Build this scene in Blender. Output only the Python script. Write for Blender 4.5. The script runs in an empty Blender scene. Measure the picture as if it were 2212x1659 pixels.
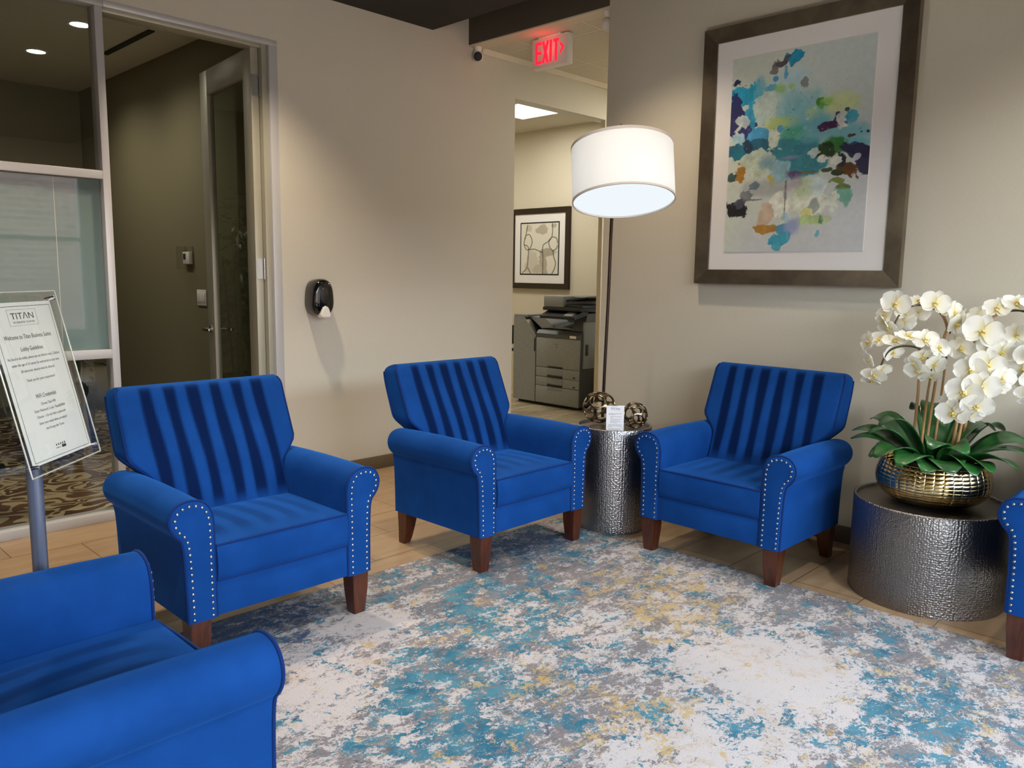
import bpy, bmesh, math, random
import numpy as np
from mathutils import Vector, Matrix, noise
R = math.radians
PI = math.pi
SC = bpy.context.scene
COL = SC.collection
random.seed(7)

# ------------------------------------------------------------------ camera
YAW, PITCH, ROLL = 0.775429, 0.135755, 0.014557
FOC_PX = 1725.764
cd = bpy.data.cameras.new('camera')
cam = bpy.data.objects.new('camera', cd)
COL.objects.link(cam)
_f = Vector((math.cos(YAW)*math.cos(PITCH), math.sin(YAW)*math.cos(PITCH), -math.sin(PITCH)))
_r = Vector((math.sin(YAW), -math.cos(YAW), 0))
_u = _r.cross(_f)
_c, _s = math.cos(ROLL), math.sin(ROLL)
_r2, _u2 = _c*_r+_s*_u, -_s*_r+_c*_u
cam.matrix_world = Matrix(((_r2.x, _u2.x, -_f.x, 0), (_r2.y, _u2.y, -_f.y, 0), (_r2.z, _u2.z, -_f.z, 1.33), (0, 0, 0, 1)))
cd.sensor_fit = 'HORIZONTAL'
cd.sensor_width = 36.0
cd.lens = 36.0*FOC_PX/2212.0
cd.clip_start = 0.05
cd.clip_end = 200
SC.camera = cam

# ------------------------------------------------------------------ world, exposure
SC.view_settings.view_transform = 'Standard'
SC.view_settings.look = 'None'
SC.view_settings.gamma = 1.0
SC.view_settings.use_curve_mapping = False
SC.view_settings.exposure = 0.30
SC.cycles.max_bounces = 8
SC.cycles.diffuse_bounces = 5
SC.cycles.glossy_bounces = 4
SC.cycles.transparent_max_bounces = 12
SC.cycles.sample_clamp_indirect = 6.0
SC.cycles.caustics_reflective = False
SC.cycles.caustics_refractive = False
SC.cycles.use_denoising = True
w = bpy.data.worlds.new('daylight')
SC.world = w
w.use_nodes = True
_bg = w.node_tree.nodes['Background']
_bg.inputs[0].default_value = (0.78, 0.90, 1.0, 1)
_bg.inputs[1].default_value = 20.0


def area_light(name, loc, rot, sx, sy, power, col, portal=False, spread=180):
    l = bpy.data.lights.new(name, 'AREA')
    l.shape = 'RECTANGLE'
    l.size, l.size_y = sx, sy
    l.energy = power
    l.color = col
    l.spread = R(spread)
    if portal:
        l.cycles.is_portal = True
    o = bpy.data.objects.new(name, l)
    o.location = loc
    o.rotation_euler = rot
    COL.objects.link(o)
    return o


def spot_light(name, loc, target, power, col, angle=70, blend=0.6, radius=0.04):
    l = bpy.data.lights.new(name, 'SPOT')
    l.energy = power
    l.color = col
    l.spot_size = R(angle)
    l.spot_blend = blend
    l.shadow_soft_size = radius
    o = bpy.data.objects.new(name, l)
    o.location = loc
    o.rotation_euler = (Vector(target)-Vector(loc)).to_track_quat('-Z', 'Y').to_euler()
    COL.objects.link(o)
    return o


# daylight through the windows of the front wall (sampling portals for the sky)
area_light('window_daylight', (0.6, -2.98, 1.55), (R(90), 0, 0), 6.6, 2.3, 1, (1, 1, 1), portal=True)
WARM = (1.0, 0.82, 0.60)
NEUT = (1.0, 0.94, 0.84)
# recessed downlights of the lobby ceiling
spot_light('downlight', (2.10, 3.78, 2.94), (2.10, 3.82, 0), 120, WARM, 105, 1.0, 0.05)
spot_light('downlight', (0.75, 3.55, 2.94), (0.75, 3.55, 0), 120, WARM, 100, 0.8, 0.05)
spot_light('downlight', (3.35, 2.60, 2.94), (3.35, 2.60, 0), 70, WARM, 110, 1.0, 0.05)
spot_light('downlight', (1.90, 1.60, 2.94), (1.90, 1.60, 0), 55, NEUT, 120, 1.0, 0.06)
spot_light('downlight', (0.55, 1.55, 2.94), (0.55, 1.55, 0), 60, NEUT, 120, 1.0, 0.06)
spot_light('downlight', (3.05, 0.60, 2.94), (3.05, 0.60, 0), 70, NEUT, 120, 1.0, 0.06)
# ceiling panels of the copy room and the hall, and the meeting room's cans
area_light('panel_light', (5.91, 5.68, 2.915), (0, 0, 0), 0.56, 0.56, 13, (1.0, 0.96, 0.84))
area_light('panel_light', (5.6, 7.4, 2.915), (0, 0, 0), 0.56, 0.56, 15, (1.0, 0.96, 0.84))
area_light('panel_light', (6.2, 3.32, 2.90), (0, 0, 0), 0.5, 0.5, 36, (1.0, 0.93, 0.78))
for _y in (5.95, 6.92):
    spot_light('can_light', (1.94, _y, 2.91), (1.94, _y, 0), 34, (1.0, 0.92, 0.75), 150, 1.0, 0.05)


# ------------------------------------------------------------------ materials
def lin(c):
    if max(c) > 1.0:
        c = [x/255.0 for x in c]
    return tuple((x/12.92 if x <= 0.04045 else ((x+0.055)/1.055)**2.4) for x in c)


class NT:
    def __init__(self, name):
        self.m = bpy.data.materials.new(name)
        self.m.use_nodes = True
        self.t = self.m.node_tree
        self.t.nodes.clear()
        self.out = self.t.nodes.new('ShaderNodeOutputMaterial')

    def n(self, kind, **kw):
        nd = self.t.nodes.new('ShaderNode'+kind)
        for k, v in kw.items():
            setattr(nd, k, v)
        return nd

    def set(self, nd, key, v):
        s = nd.inputs[key]
        if isinstance(v, bpy.types.NodeSocket):
            self.t.links.new(v, s)
        elif isinstance(v, (tuple, list)) and len(v) == 3 and s.type == 'RGBA':
            s.default_value = (*v, 1)
        else:
            s.default_value = v

    def math(self, op, a, b=None, c=None, clamp=False):
        nd = self.n('Math', operation=op, use_clamp=clamp)
        self.set(nd, 0, a)
        if b is not None:
            self.set(nd, 1, b)
        if c is not None:
            self.set(nd, 2, c)
        return nd.outputs[0]

    def vmath(self, op, a, b=None, s=None):
        nd = self.n('VectorMath', operation=op)
        self.set(nd, 0, a)
        if b is not None:
            self.set(nd, 1, b)
        if s is not None:
            self.set(nd, 'Scale', s)
        return nd.outputs['Value'] if op in ('LENGTH', 'DISTANCE', 'DOT_PRODUCT') else nd.outputs[0]

    def mix(self, fac, a, b, blend='MIX'):
        nd = self.n('Mix', data_type='RGBA', blend_type=blend)
        self.set(nd, 0, fac)
        self.set(nd, 6, a)
        self.set(nd, 7, b)
        return nd.outputs[2]

    def noise(self, vec, scale, detail=3, rough=0.55, dist=0.0, out=0):
        nd = self.n('TexNoise')
        if vec is not None:
            self.set(nd, 'Vector', vec)
        nd.inputs['Scale'].default_value = scale
        nd.inputs['Detail'].default_value = detail
        nd.inputs['Roughness'].default_value = rough
        nd.inputs['Distortion'].default_value = dist
        return nd.outputs[out]

    def step(self, v, lo, hi, smooth=True):
        nd = self.n('MapRange', interpolation_type='SMOOTHSTEP' if smooth else 'LINEAR')
        self.set(nd, 0, v)
        self.set(nd, 1, lo)
        self.set(nd, 2, hi)
        return nd.outputs[0]

    def obj(self):
        return self.n('TexCoord').outputs['Object']

    def pos(self):
        return self.n('NewGeometry').outputs['Position']

    def scale(self, vec, s):
        return self.vmath('MULTIPLY', vec, s)

    def bump(self, h, strength=0.3, dist=0.01):
        nd = self.n('Bump')
        nd.inputs['Strength'].default_value = strength
        nd.inputs['Distance'].default_value = dist
        self.set(nd, 'Height', h)
        return nd.outputs[0]

    def principled(self, color, rough=0.5, metal=0.0, normal=None, **kw):
        p = self.n('BsdfPrincipled')
        self.set(p, 'Base Color', color)
        self.set(p, 'Roughness', rough)
        self.set(p, 'Metallic', metal)
        if normal is not None:
            self.set(p, 'Normal', normal)
        for k, v in kw.items():
            self.set(p, k, v)
        return p.outputs[0]

    def done(self, shader):
        self.t.links.new(shader, self.out.inputs[0])
        return self.m


M = {}


def plain(name, rgb, rough=0.5, metal=0.0, bump=0.0, bscale=200, vary=0.0, **kw):
    t = NT(name)
    v = t.obj()
    c = lin(rgb)
    if vary:
        nz = t.noise(v, 6, 4)
        c = t.mix(t.step(nz, 0.3, 0.7), tuple(x*(1-vary) for x in c), tuple(min(1, x*(1+vary)) for x in c))
    nrm = t.bump(t.noise(v, bscale, 2), bump, 0.002) if bump else None
    M[name] = t.done(t.principled(c, rough, metal, nrm, **kw))
    return M[name]


def wall_mat(name, rgb):
    t = NT(name)
    p = t.pos()
    fine = t.noise(p, 900, 2)
    weave = t.noise(t.scale(p, (60, 60, 500)), 1.0, 2)
    h = t.math('ADD', fine, t.math('MULTIPLY', weave, 0.6))
    base = lin(rgb)
    c = t.mix(t.step(h, 0.5, 1.1), tuple(x*0.93 for x in base), tuple(min(1, x*1.06) for x in base))
    M[name] = t.done(t.principled(c, 0.75, 0, t.bump(h, 0.25, 0.0012)))


wall_mat('wall_greige', (204, 200, 188))
wall_mat('wall_taupe', (198, 191, 174))
wall_mat('wall_cream', (212, 203, 182))
wall_mat('wall_olive', (124, 117, 90))
plain('ceiling_dark', (40, 37, 34), 0.9)
plain('bulkhead_dark', (82, 74, 64), 0.85, bump=0.1)
plain('ceiling_white', (228, 220, 206), 0.9)
plain('base_vinyl', (96, 84, 66), 0.5)
plain('aluminium', (198, 199, 203), 0.38, 0.25)
plain('aluminium_dark', (128, 122, 112), 0.4, 0.4)
plain('anodised', (178, 176, 160), 0.42, 0.35)
plain('steel', (190, 190, 190), 0.25, 1.0)
plain('chrome', (225, 225, 228), 0.08, 1.0)
plain('black_gloss', (10, 10, 11), 0.08, **{'Coat Weight': 0.6})
plain('black_matte', (22, 22, 23), 0.55)
plain('white_plastic', (232, 230, 224), 0.4)
plain('grey_clear', (190, 188, 178), 0.15)
plain('paper', (240, 238, 240), 0.7)
plain('ink', (40, 40, 44), 0.7)
plain('ink_soft', (96, 96, 102), 0.7)
plain('mat_board', (235, 232, 230), 0.8)
plain('pole_grey', (120, 128, 150), 0.32, 0.55)
plain('bronze_pole', (74, 58, 52), 0.3, 0.8)
plain('orb_bronze', (132, 116, 94), 0.22, 1.0, vary=0.25)
plain('stem_tan', (168, 130, 84), 0.55, vary=0.2)
plain('stem_dark', (70, 62, 30), 0.5)
plain('planter_black', (18, 18, 18), 0.35)
plain('trash_grey', (150, 150, 142), 0.5)
plain('bag_white', (232, 232, 228), 0.4)
plain('printer_dark', (82, 84, 86), 0.42)
plain('printer_mid', (142, 144, 145), 0.45)
plain('printer_black', (26, 27, 28), 0.45)
plain('shade_trim', (214, 204, 194), 0.7)
plain('lid_gold', (190, 160, 90), 0.25, 1.0)
plain('soil', (48, 36, 26), 0.95, bump=0.8, bscale=60)
plain('red_brick_frame', (210, 205, 200), 0.6)


def m_glass(name, tint, k=1.7, rough=0.0):
    t = NT(name)
    tr = t.n('BsdfTransparent')
    t.set(tr, 'Color', tint)
    gl = t.n('BsdfGlossy')
    gl.inputs['Roughness'].default_value = rough
    fr = t.n('Fresnel')
    fr.inputs[0].default_value = 1.5
    bf = t.n('NewGeometry').outputs['Backfacing']
    fac = t.math('MULTIPLY', t.math('MULTIPLY', fr.outputs[0], k), t.math('SUBTRACT', 1.0, bf), clamp=True)
    mx = t.n('MixShader')
    t.set(mx, 0, fac)
    t.set(mx, 1, tr.outputs[0])
    t.set(mx, 2, gl.outputs[0])
    M[name] = t.done(mx.outputs[0])


m_glass('glass_clear', (0.93, 0.95, 0.93))
m_glass('glass_door', (0.80, 0.84, 0.80), 1.5)
m_glass('acrylic', (0.95, 0.96, 0.94), 1.2)
m_glass('art_glazing', (0.99, 0.99, 0.99), 0.9)


def m_frost():
    t = NT('glass_frosted')
    df = t.n('BsdfDiffuse')
    t.set(df, 'Color', lin((140, 164, 164)))
    tl = t.n('BsdfTranslucent')
    t.set(tl, 'Color', lin((170, 204, 206)))
    m1 = t.n('MixShader')
    t.set(m1, 0, 0.45)
    t.set(m1, 1, df.outputs[0])
    t.set(m1, 2, tl.outputs[0])
    gl = t.n('BsdfGlossy')
    gl.inputs['Roughness'].default_value = 0.03
    fr = t.n('Fresnel')
    fr.inputs[0].default_value = 1.5
    m2 = t.n('MixShader')
    t.set(m2, 0, t.math('MULTIPLY', fr.outputs[0], 1.15, clamp=True))
    t.set(m2, 1, m1.outputs[0])
    t.set(m2, 2, gl.outputs[0])
    M['glass_frosted'] = t.done(m2.outputs[0])


m_frost()


def m_velvet():
    t = NT('velvet_blue')
    v = t.obj()
    nap = t.n('Attribute', attribute_name='nap').outputs['Fac']
    cloud = t.noise(v, 7, 3)
    fine = t.noise(v, 900, 2)
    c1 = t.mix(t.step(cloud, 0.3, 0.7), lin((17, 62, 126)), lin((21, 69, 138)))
    c2 = t.mix(t.math('MULTIPLY', nap, 0.92), c1, lin((3, 16, 46)))  # nap stripes: changing velvet sheen put into the base colour as dark bands
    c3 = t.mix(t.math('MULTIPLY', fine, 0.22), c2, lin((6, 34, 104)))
    sh = t.principled(c3, 0.75, 0, t.bump(fine, 0.15, 0.001), **{'Sheen Weight': 0.30, 'Sheen Roughness': 0.4, 'Sheen Tint': lin((70, 150, 255)), 'Specular IOR Level': 0.04})
    M['velvet_blue'] = t.done(sh)
    t = NT('velvet_piping')
    M['velvet_piping'] = t.done(t.principled(lin((8, 40, 98)), 0.75, 0, None, **{'Sheen Weight': 0.15, 'Sheen Tint': lin((120, 180, 255)), 'Specular IOR Level': 0.15}))


m_velvet()


def m_wood(name, a, b, rough=0.35):
    t = NT(name)
    v = t.obj()
    g = t.noise(t.scale(v, (30, 30, 4)), 2.0, 4, 0.6, 0.6)
    M[name] = t.done(t.principled(t.mix(t.step(g, 0.3, 0.7), lin(a), lin(b)), rough, 0, t.bump(g, 0.05, 0.002), **{'Coat Weight': 0.25, 'Coat Roughness': 0.2}))


m_wood('leg_wood', (58, 24, 12), (80, 37, 20))


def m_hammer(name, rgb, scale, rough, strength):
    t = NT(name)
    v = t.obj()
    nd = t.n('TexVoronoi', feature='SMOOTH_F1')
    nd.inputs['Scale'].default_value = scale
    nd.inputs['Smoothness'].default_value = 0.35
    nd.inputs['Randomness'].default_value = 0.55
    t.set(nd, 'Vector', v)
    h = nd.outputs['Distance']
    M[name] = t.done(t.principled(lin(rgb), rough, 1.0, t.bump(h, strength, 0.003)))


m_hammer('hammered_pewter', (158, 156, 158), 105, 0.33, 0.75)
m_hammer('hammered_pewter_big', (142, 138, 136), 110, 0.38, 0.85)
plain('tray_pewter', (108, 100, 92), 0.4, 0.8)


def m_pot():
    t = NT('pot_gold')
    v = t.obj()
    s = t.n('SeparateXYZ')
    t.set(s, 0, v)
    a = t.math('MULTIPLY', t.math('ARCTAN2', s.outputs[1], s.outputs[0]), 40/PI/2*1.0)
    k = t.math('ADD', t.math('MULTIPLY', s.outputs[2], 58.0), t.math('MULTIPLY', t.noise(v, 9, 1), 0.8))
    h = t.math('MULTIPLY', t.math('ABSOLUTE', t.math('SINE', t.math('MULTIPLY', a, PI))), t.math('ABSOLUTE', t.math('SINE', t.math('MULTIPLY', k, PI))))
    h = t.math('POWER', h, 0.35)
    M['pot_gold'] = t.done(t.principled(t.mix(t.step(t.noise(v, 12, 2), 0.35, 0.65), lin((206, 176, 108)), lin((214, 198, 158))), 0.16, 1.0, t.bump(h, 0.42, 0.006)))


m_pot()


def m_brushed(name, a, b, rough=0.32):
    t = NT(name)
    v = t.obj()
    g = t.noise(t.scale(v, (3, 3, 3)), 2.0, 3)
    f = t.noise(t.scale(v, (40, 600, 600)), 1.0, 2)
    M[name] = t.done(t.principled(t.mix(t.step(g, 0.35, 0.65), lin(a), lin(b)), rough, 0.85, t.bump(f, 0.12, 0.001)))


m_brushed('frame_pewter', (118, 106, 92), (140, 128, 108))
plain('frame_dark', (52, 42, 30), 0.35, 0.3)


def emit(name, rgb, s):
    t = NT(name)
    e = t.n('Emission')
    t.set(e, 'Color', rgb)
    e.inputs[1].default_value = s
    M[name] = t.done(e.outputs[0])


emit('exit_red', (1.0, 0.012, 0.03), 1.6)
emit('panel_emit', (1.0, 0.98, 0.93), 4.0)
emit('can_emit', (1.0, 0.95, 0.85), 12.0)
emit('lamp_diffuser', (0.88, 0.95, 1.0), 0.80)


def m_shade():
    t = NT('lamp_fabric')
    v = t.obj()
    f = t.noise(t.scale(v, (400, 400, 400)), 1.0, 2)
    df = t.n('BsdfDiffuse')
    t.set(df, 'Color', t.mix(f, lin((232, 228, 220)), lin((246, 243, 238))))
    tl = t.n('BsdfTranslucent')
    t.set(tl, 'Color', lin((240, 242, 244)))
    mx = t.n('MixShader')
    t.set(mx, 0, 0.45)
    t.set(mx, 1, df.outputs[0])
    t.set(mx, 2, tl.outputs[0])
    M['lamp_fabric'] = t.done(mx.outputs[0])


m_shade()


def m_tile_floor():
    t = NT('floor_tile')
    p = t.pos()
    sh = t.vmath('ADD', p, (-2.42, -2.95, 0))
    br = t.n('TexBrick', offset=0.5, offset_frequency=2, squash=1.0)
    t.set(br, 'Vector', sh)
    t.set(br, 'Color1', (0.42, 0.42, 0.42))
    t.set(br, 'Color2', (0.62, 0.62, 0.62))
    t.set(br, 'Mortar', (0, 0, 0))
    br.inputs['Scale'].default_value = 1.0
    br.inputs['Mortar Size'].default_value = 0.0022
    br.inputs['Mortar Smooth'].default_value = 0.2
    br.inputs['Brick Width'].default_value = 0.60
    br.inputs['Row Height'].default_value = 0.2945
    tone = br.outputs['Color']
    mort = br.outputs['Fac']
    g = t.noise(t.scale(p, (2.0, 9, 1)), 2.0, 5, 0.6, 0.4)
    c = t.mix(t.step(g, 0.3, 0.7), lin((150, 124, 96)), lin((166, 140, 110)))
    c = t.mix(0.35, c, tone, 'OVERLAY')
    c = t.mix(mort, c, lin((92, 70, 50)))
    rg = t.math('ADD', 0.30, t.math('MULTIPLY', g, 0.12))
    M['floor_tile'] = t.done(t.principled(c, rg, 0, t.bump(t.math('SUBTRACT', 1.0, mort), 0.3, 0.002)))


m_tile_floor()


def m_plank_floor():
    t = NT('floor_plank')
    p = t.pos()
    br = t.n('TexBrick', offset=0.37, offset_frequency=2)
    t.set(br, 'Vector', p)
    t.set(br, 'Color1', (0.3, 0.3, 0.3))
    t.set(br, 'Color2', (0.75, 0.75, 0.75))
    t.set(br, 'Mortar', (0.1, 0.1, 0.1))
    br.inputs['Scale'].default_value = 1.0
    br.inputs['Mortar Size'].default_value = 0.0015
    br.inputs['Brick Width'].default_value = 1.2
    br.inputs['Row Height'].default_value = 0.15
    g = t.noise(t.scale(p, (1.5, 16, 1)), 2.0, 5, 0.65, 0.5)
    c = t.mix(t.step(g, 0.3, 0.7), lin((126, 110, 84)), lin((205, 192, 164)))
    c = t.mix(0.4, c, br.outputs['Color'], 'OVERLAY')
    M['floor_plank'] = t.done(t.principled(c, 0.4))


m_plank_floor()


def m_carpet():
    t = NT('carpet_swirl')
    p = t.pos()
    warp = t.noise(t.scale(p, (1, 1, 0)), 2.4, 2, 0.5, 0.0, 1)
    q = t.vmath('ADD', t.scale(p, (1, 1, 0)), t.vmath('SCALE', warp, s=0.5))
    a = t.noise(q, 3.0, 1.0, 0.4, 1.6)
    band = t.math('ABSOLUTE', t.math('SUBTRACT', t.math('FRACT', t.math('MULTIPLY', a, 5.5)), 0.5))
    width = t.math('ADD', 0.10, t.math('MULTIPLY', t.noise(q, 3, 1), 0.22))
    line = t.math('SUBTRACT', 1.0, t.step(t.math('SUBTRACT', band, width), -0.02, 0.02))
    pile = t.noise(p, 350, 2)
    tone = t.mix(t.step(t.noise(p, 2.5, 2), 0.4, 0.6), lin((74, 52, 40)), lin((96, 68, 50)))
    c = t.mix(line, tone, lin((186, 172, 138)))
    c = t.mix(t.math('MULTIPLY', pile, 0.3), c, tuple(x*0.5 for x in lin((90, 75, 55))))
    M['carpet_swirl'] = t.done(t.principled(c, 0.95, 0, t.bump(pile, 0.5, 0.004), **{'Specular IOR Level': 0.1}))


m_carpet()


def m_ceiling_tile():
    t = NT('ceiling_tile')
    p = t.pos()
    s = t.n('SeparateXYZ')
    t.set(s, 0, p)
    fx = t.math('PINGPONG', t.math('SUBTRACT', s.outputs[0], 4.34), 0.3025)
    fy = t.math('PINGPONG', t.math('SUBTRACT', s.outputs[1], 3.475), 0.3025)
    d = t.math('MINIMUM', fx, fy)
    line = t.step(d, 0.006, 0.010)
    sp = t.noise(p, 160, 3, 0.7)
    c = t.mix(t.step(sp, 0.35, 0.6), lin((196, 188, 170)), lin((214, 206, 190)))
    c = t.mix(line, lin((226, 218, 202)), c)
    edge = t.math('MULTIPLY', t.step(d, 0.010, 0.012), t.math('SUBTRACT', 1.0, t.step(d, 0.013, 0.016)))
    c = t.mix(t.math('MULTIPLY', edge, 0.6), c, lin((120, 112, 96)))
    M['ceiling_tile'] = t.done(t.principled(c, 0.9, 0, t.bump(sp, 0.3, 0.003)))


m_ceiling_tile()


def m_rug():
    t = NT('rug_pile')
    p = t.scale(t.pos(), (1, 1, 0))
    wv = t.noise(p, 5.0, 4, 0.6, 0.0, 1)
    wv2 = t.noise(p, 40.0, 3, 0.6, 0.0, 1)
    q = t.vmath('ADD', p, t.vmath('SCALE', t.vmath('SUBTRACT', wv, (0.5, 0.5, 0.5)), s=0.10))
    q = t.vmath('ADD', q, t.vmath('SCALE', t.vmath('SUBTRACT', wv2, (0.5, 0.5, 0.5)), s=0.035))

    def blobs(lst):
        acc = None
        for (x, y, r, a) in lst:
            d = t.vmath('DISTANCE', p, (x, y, 0))
            g = t.math('MULTIPLY', t.math('SUBTRACT', 1.0, t.step(d, 0.0, r)), a)
            acc = g if acc is None else t.math('ADD', acc, g)
        return acc

    def layer(seed, sc, bias, thr, soft=0.03, ani=(1, 1, 1)):
        qq = t.vmath('ADD', t.scale(q, ani), (seed*3.7, seed*1.9, 0))
        n1 = t.noise(qq, sc, 6, 0.68)
        n2 = t.noise(qq, sc*7, 3, 0.7)
        v = t.math('ADD', n1, t.math('MULTIPLY', t.math('SUBTRACT', n2, 0.5), 0.55))
        if bias is not None:
            v = t.math('ADD', v, bias)
        return t.step(v, thr-soft, thr+soft)

    white = lin((186, 181, 184))
    cream = lin((178, 164, 152))
    c = t.mix(layer(1, 3.0, None, 0.60, 0.10), white, cream)
    wb = blobs([(2.45, 1.15, 0.46, 0.18), (1.88, 1.05, 0.4, 0.14), (1.30, 2.12, 0.36, 0.12), (1.72, 2.40, 0.25, 0.12), (2.15, 2.12, 0.2, 0.06), (2.35, 1.85, 0.25, 0.06)])
    ga = t.math('MULTIPLY', wb, -1.0)
    grey = t.mix(t.noise(p, 90, 2), lin((92, 89, 96)), lin((132, 128, 132)))
    gb = t.math('ADD', ga, blobs([(2.57, 2.2, 0.6, 0.12), (3.05, 1.4, 0.4, 0.08), (1.84, 1.45, 0.35, 0.10), (1.75, 1.95, 0.3, 0.08), (2.2, 2.5, 0.6, 0.12), (2.9, 0.9, 0.4, 0.05)]))
    c = t.mix(t.math('MULTIPLY', layer(2, 7.5, gb, 0.525, 0.03, (0.8, 1.2, 1)), 0.95), c, grey)
    tb = t.math('ADD', ga, blobs([(2.15, 2.1, 0.5, 0.14), (1.41, 2.09, 0.4, 0.06), (2.06, 1.12, 0.3, 0.16), (2.45, 0.65, 0.5, 0.12), (3.05, 2.55, 0.4, 0.08), (1.6, 1.75, 0.5, 0.12), (1.35, 1.5, 0.4, 0.06), (2.6, 2.6, 0.5, 0.05), (1.9, 2.5, 0.4, 0.04), (2.9, 1.0, 0.4, 0.05)]))
    teal = t.mix(t.step(t.noise(q, 9, 3), 0.3, 0.7), lin((26, 94, 122)), lin((70, 128, 150)))
    c = t.mix(layer(3, 6.5, tb, 0.565, 0.03), c, teal)
    yb = blobs([(2.79, 1.94, 0.45, 0.13), (2.60, 1.62, 0.38, 0.13), (1.92, 1.30, 0.28, 0.13), (1.83, 1.6, 0.2, 0.10), (3.0, 1.75, 0.3, 0.06), (2.2, 2.75, 0.25, 0.06)])
    c = t.mix(t.math('MULTIPLY', layer(4, 9.0, yb, 0.625, 0.03), 0.85), c, lin((178, 154, 104)))
    nb = blobs([(1.34, 2.72, 0.42, 0.34), (1.0, 2.6, 0.4, 0.3), (2.83, 2.62, 0.34, 0.33), (2.5, 2.70, 0.32, 0.22), (0.9, 2.2, 0.4, 0.1)])
    c = t.mix(t.math('MULTIPLY', layer(6, 6.5, nb, 0.68, 0.05), 0.9), c, lin((28, 62, 106)))
    # small broken specks of grey, pale and charcoal woven over everything
    c = t.mix(t.math('MULTIPLY', layer(7, 22.0, t.math('MULTIPLY', ga, 0.7), 0.575, 0.03, (0.75, 1.2, 1)), 0.9), c, grey)
    c = t.mix(t.math('MULTIPLY', layer(8, 17.0, t.math('MULTIPLY', wb, 0.4), 0.60, 0.03, (0.75, 1.2, 1)), 0.9), c, white)
    c = t.mix(t.math('MULTIPLY', layer(5, 15.0, t.math('MULTIPLY', ga, 0.35), 0.635, 0.025, (0.7, 1.3, 1)), 0.9), c, lin((88, 86, 92)))
    pile = t.noise(p, 300, 3, 0.75)
    c = t.mix(t.math('MULTIPLY', t.step(pile, 0.35, 0.65), 0.30), c, (0.95, 0.95, 0.95), 'OVERLAY')
    M['rug_pile'] = t.done(t.principled(c, 0.95, 0, t.bump(pile, 0.6, 0.005), **{'Specular IOR Level': 0.1, 'Sheen Weight': 0.1}))


m_rug()


def m_attr(name, rough=0.7):
    t = NT(name)
    c = t.n('Attribute', attribute_name='art').outputs['Color']
    M[name] = t.done(t.principled(c, rough))


m_attr('art_print')


def m_brick():
    t = NT('brick_wall')
    p = t.pos()
    s = t.n('SeparateXYZ')
    t.set(s, 0, p)
    cb = t.n('CombineXYZ')
    t.set(cb, 0, s.outputs[0])
    t.set(cb, 1, s.outputs[2])
    br = t.n('TexBrick')
    t.set(br, 'Vector', cb.outputs[0])
    t.set(br, 'Color1', lin((116, 84, 74)))
    t.set(br, 'Color2', lin((136, 104, 92)))
    t.set(br, 'Mortar', lin((150, 146, 142)))
    br.inputs['Scale'].default_value = 1.0
    br.inputs['Brick Width'].default_value = 0.4
    br.inputs['Row Height'].default_value = 0.14
    br.inputs['Mortar Size'].default_value = 0.012
    M['brick_wall'] = t.done(t.principled(br.outputs['Color'], 0.85))


m_brick()


def m_printer():
    t = NT('printer_panel')
    v = t.obj()
    f = t.noise(t.scale(v, (1, 6, 130)), 3.0, 3)
    c = t.mix(t.step(f, 0.35, 0.65), lin((140, 143, 144)), lin((158, 160, 160)))
    M['printer_panel'] = t.done(t.principled(c, 0.45, 0, t.bump(f, 0.3, 0.002)))


m_printer()


def m_leaf(name, a, b, rough):
    t = NT(name)
    v = t.obj()
    n = t.noise(v, 14, 3)
    M[name] = t.done(t.principled(t.mix(t.step(n, 0.3, 0.7), lin(a), lin(b)), rough, 0, t.bump(n, 0.1, 0.005), **{'Coat Weight': 0.3, 'Coat Roughness': 0.15}))


m_leaf('leaf_green', (20, 62, 26), (44, 100, 44), 0.32)
m_leaf('bamboo_leaf', (40, 66, 26), (70, 98, 44), 0.5)


def m_petal():
    t = NT('petal_white')
    v = t.obj()
    nd = t.n('Attribute', attribute_name='nap').outputs['Fac']
    n = t.noise(v, 30, 2)
    c = t.mix(t.math('MULTIPLY', nd, 0.7), lin((246, 244, 236)), lin((232, 222, 160)))
    df = t.n('BsdfDiffuse')
    t.set(df, 'Color', c)
    tl = t.n('BsdfTranslucent')
    t.set(tl, 'Color', c)
    mx = t.n('MixShader')
    t.set(mx, 0, 0.3)
    t.set(mx, 1, df.outputs[0])
    t.set(mx, 2, tl.outputs[0])
    M['petal_white'] = t.done(mx.outputs[0])
    plain('lip_yellow', (226, 200, 110), 0.5, vary=0.2)


m_petal()


# ------------------------------------------------------------------ mesh helpers
def box(bm, x0, x1, y0, y1, z0, z1, bev=0.0, seg=2):
    vs = [bm.verts.new((x, y, z)) for x in (x0, x1) for y in (y0, y1) for z in (z0, z1)]
    q = [(0, 1, 3, 2), (4, 6, 7, 5), (0, 4, 5, 1), (2, 3, 7, 6), (0, 2, 6, 4), (1, 5, 7, 3)]
    fs = [bm.faces.new([vs[i] for i in f]) for f in q]
    if bev > 0:
        es = list({e for f in fs for e in f.edges})
        bmesh.ops.bevel(bm, geom=es, offset=bev, segments=seg, profile=0.5, affect='EDGES')
    return bm


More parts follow.
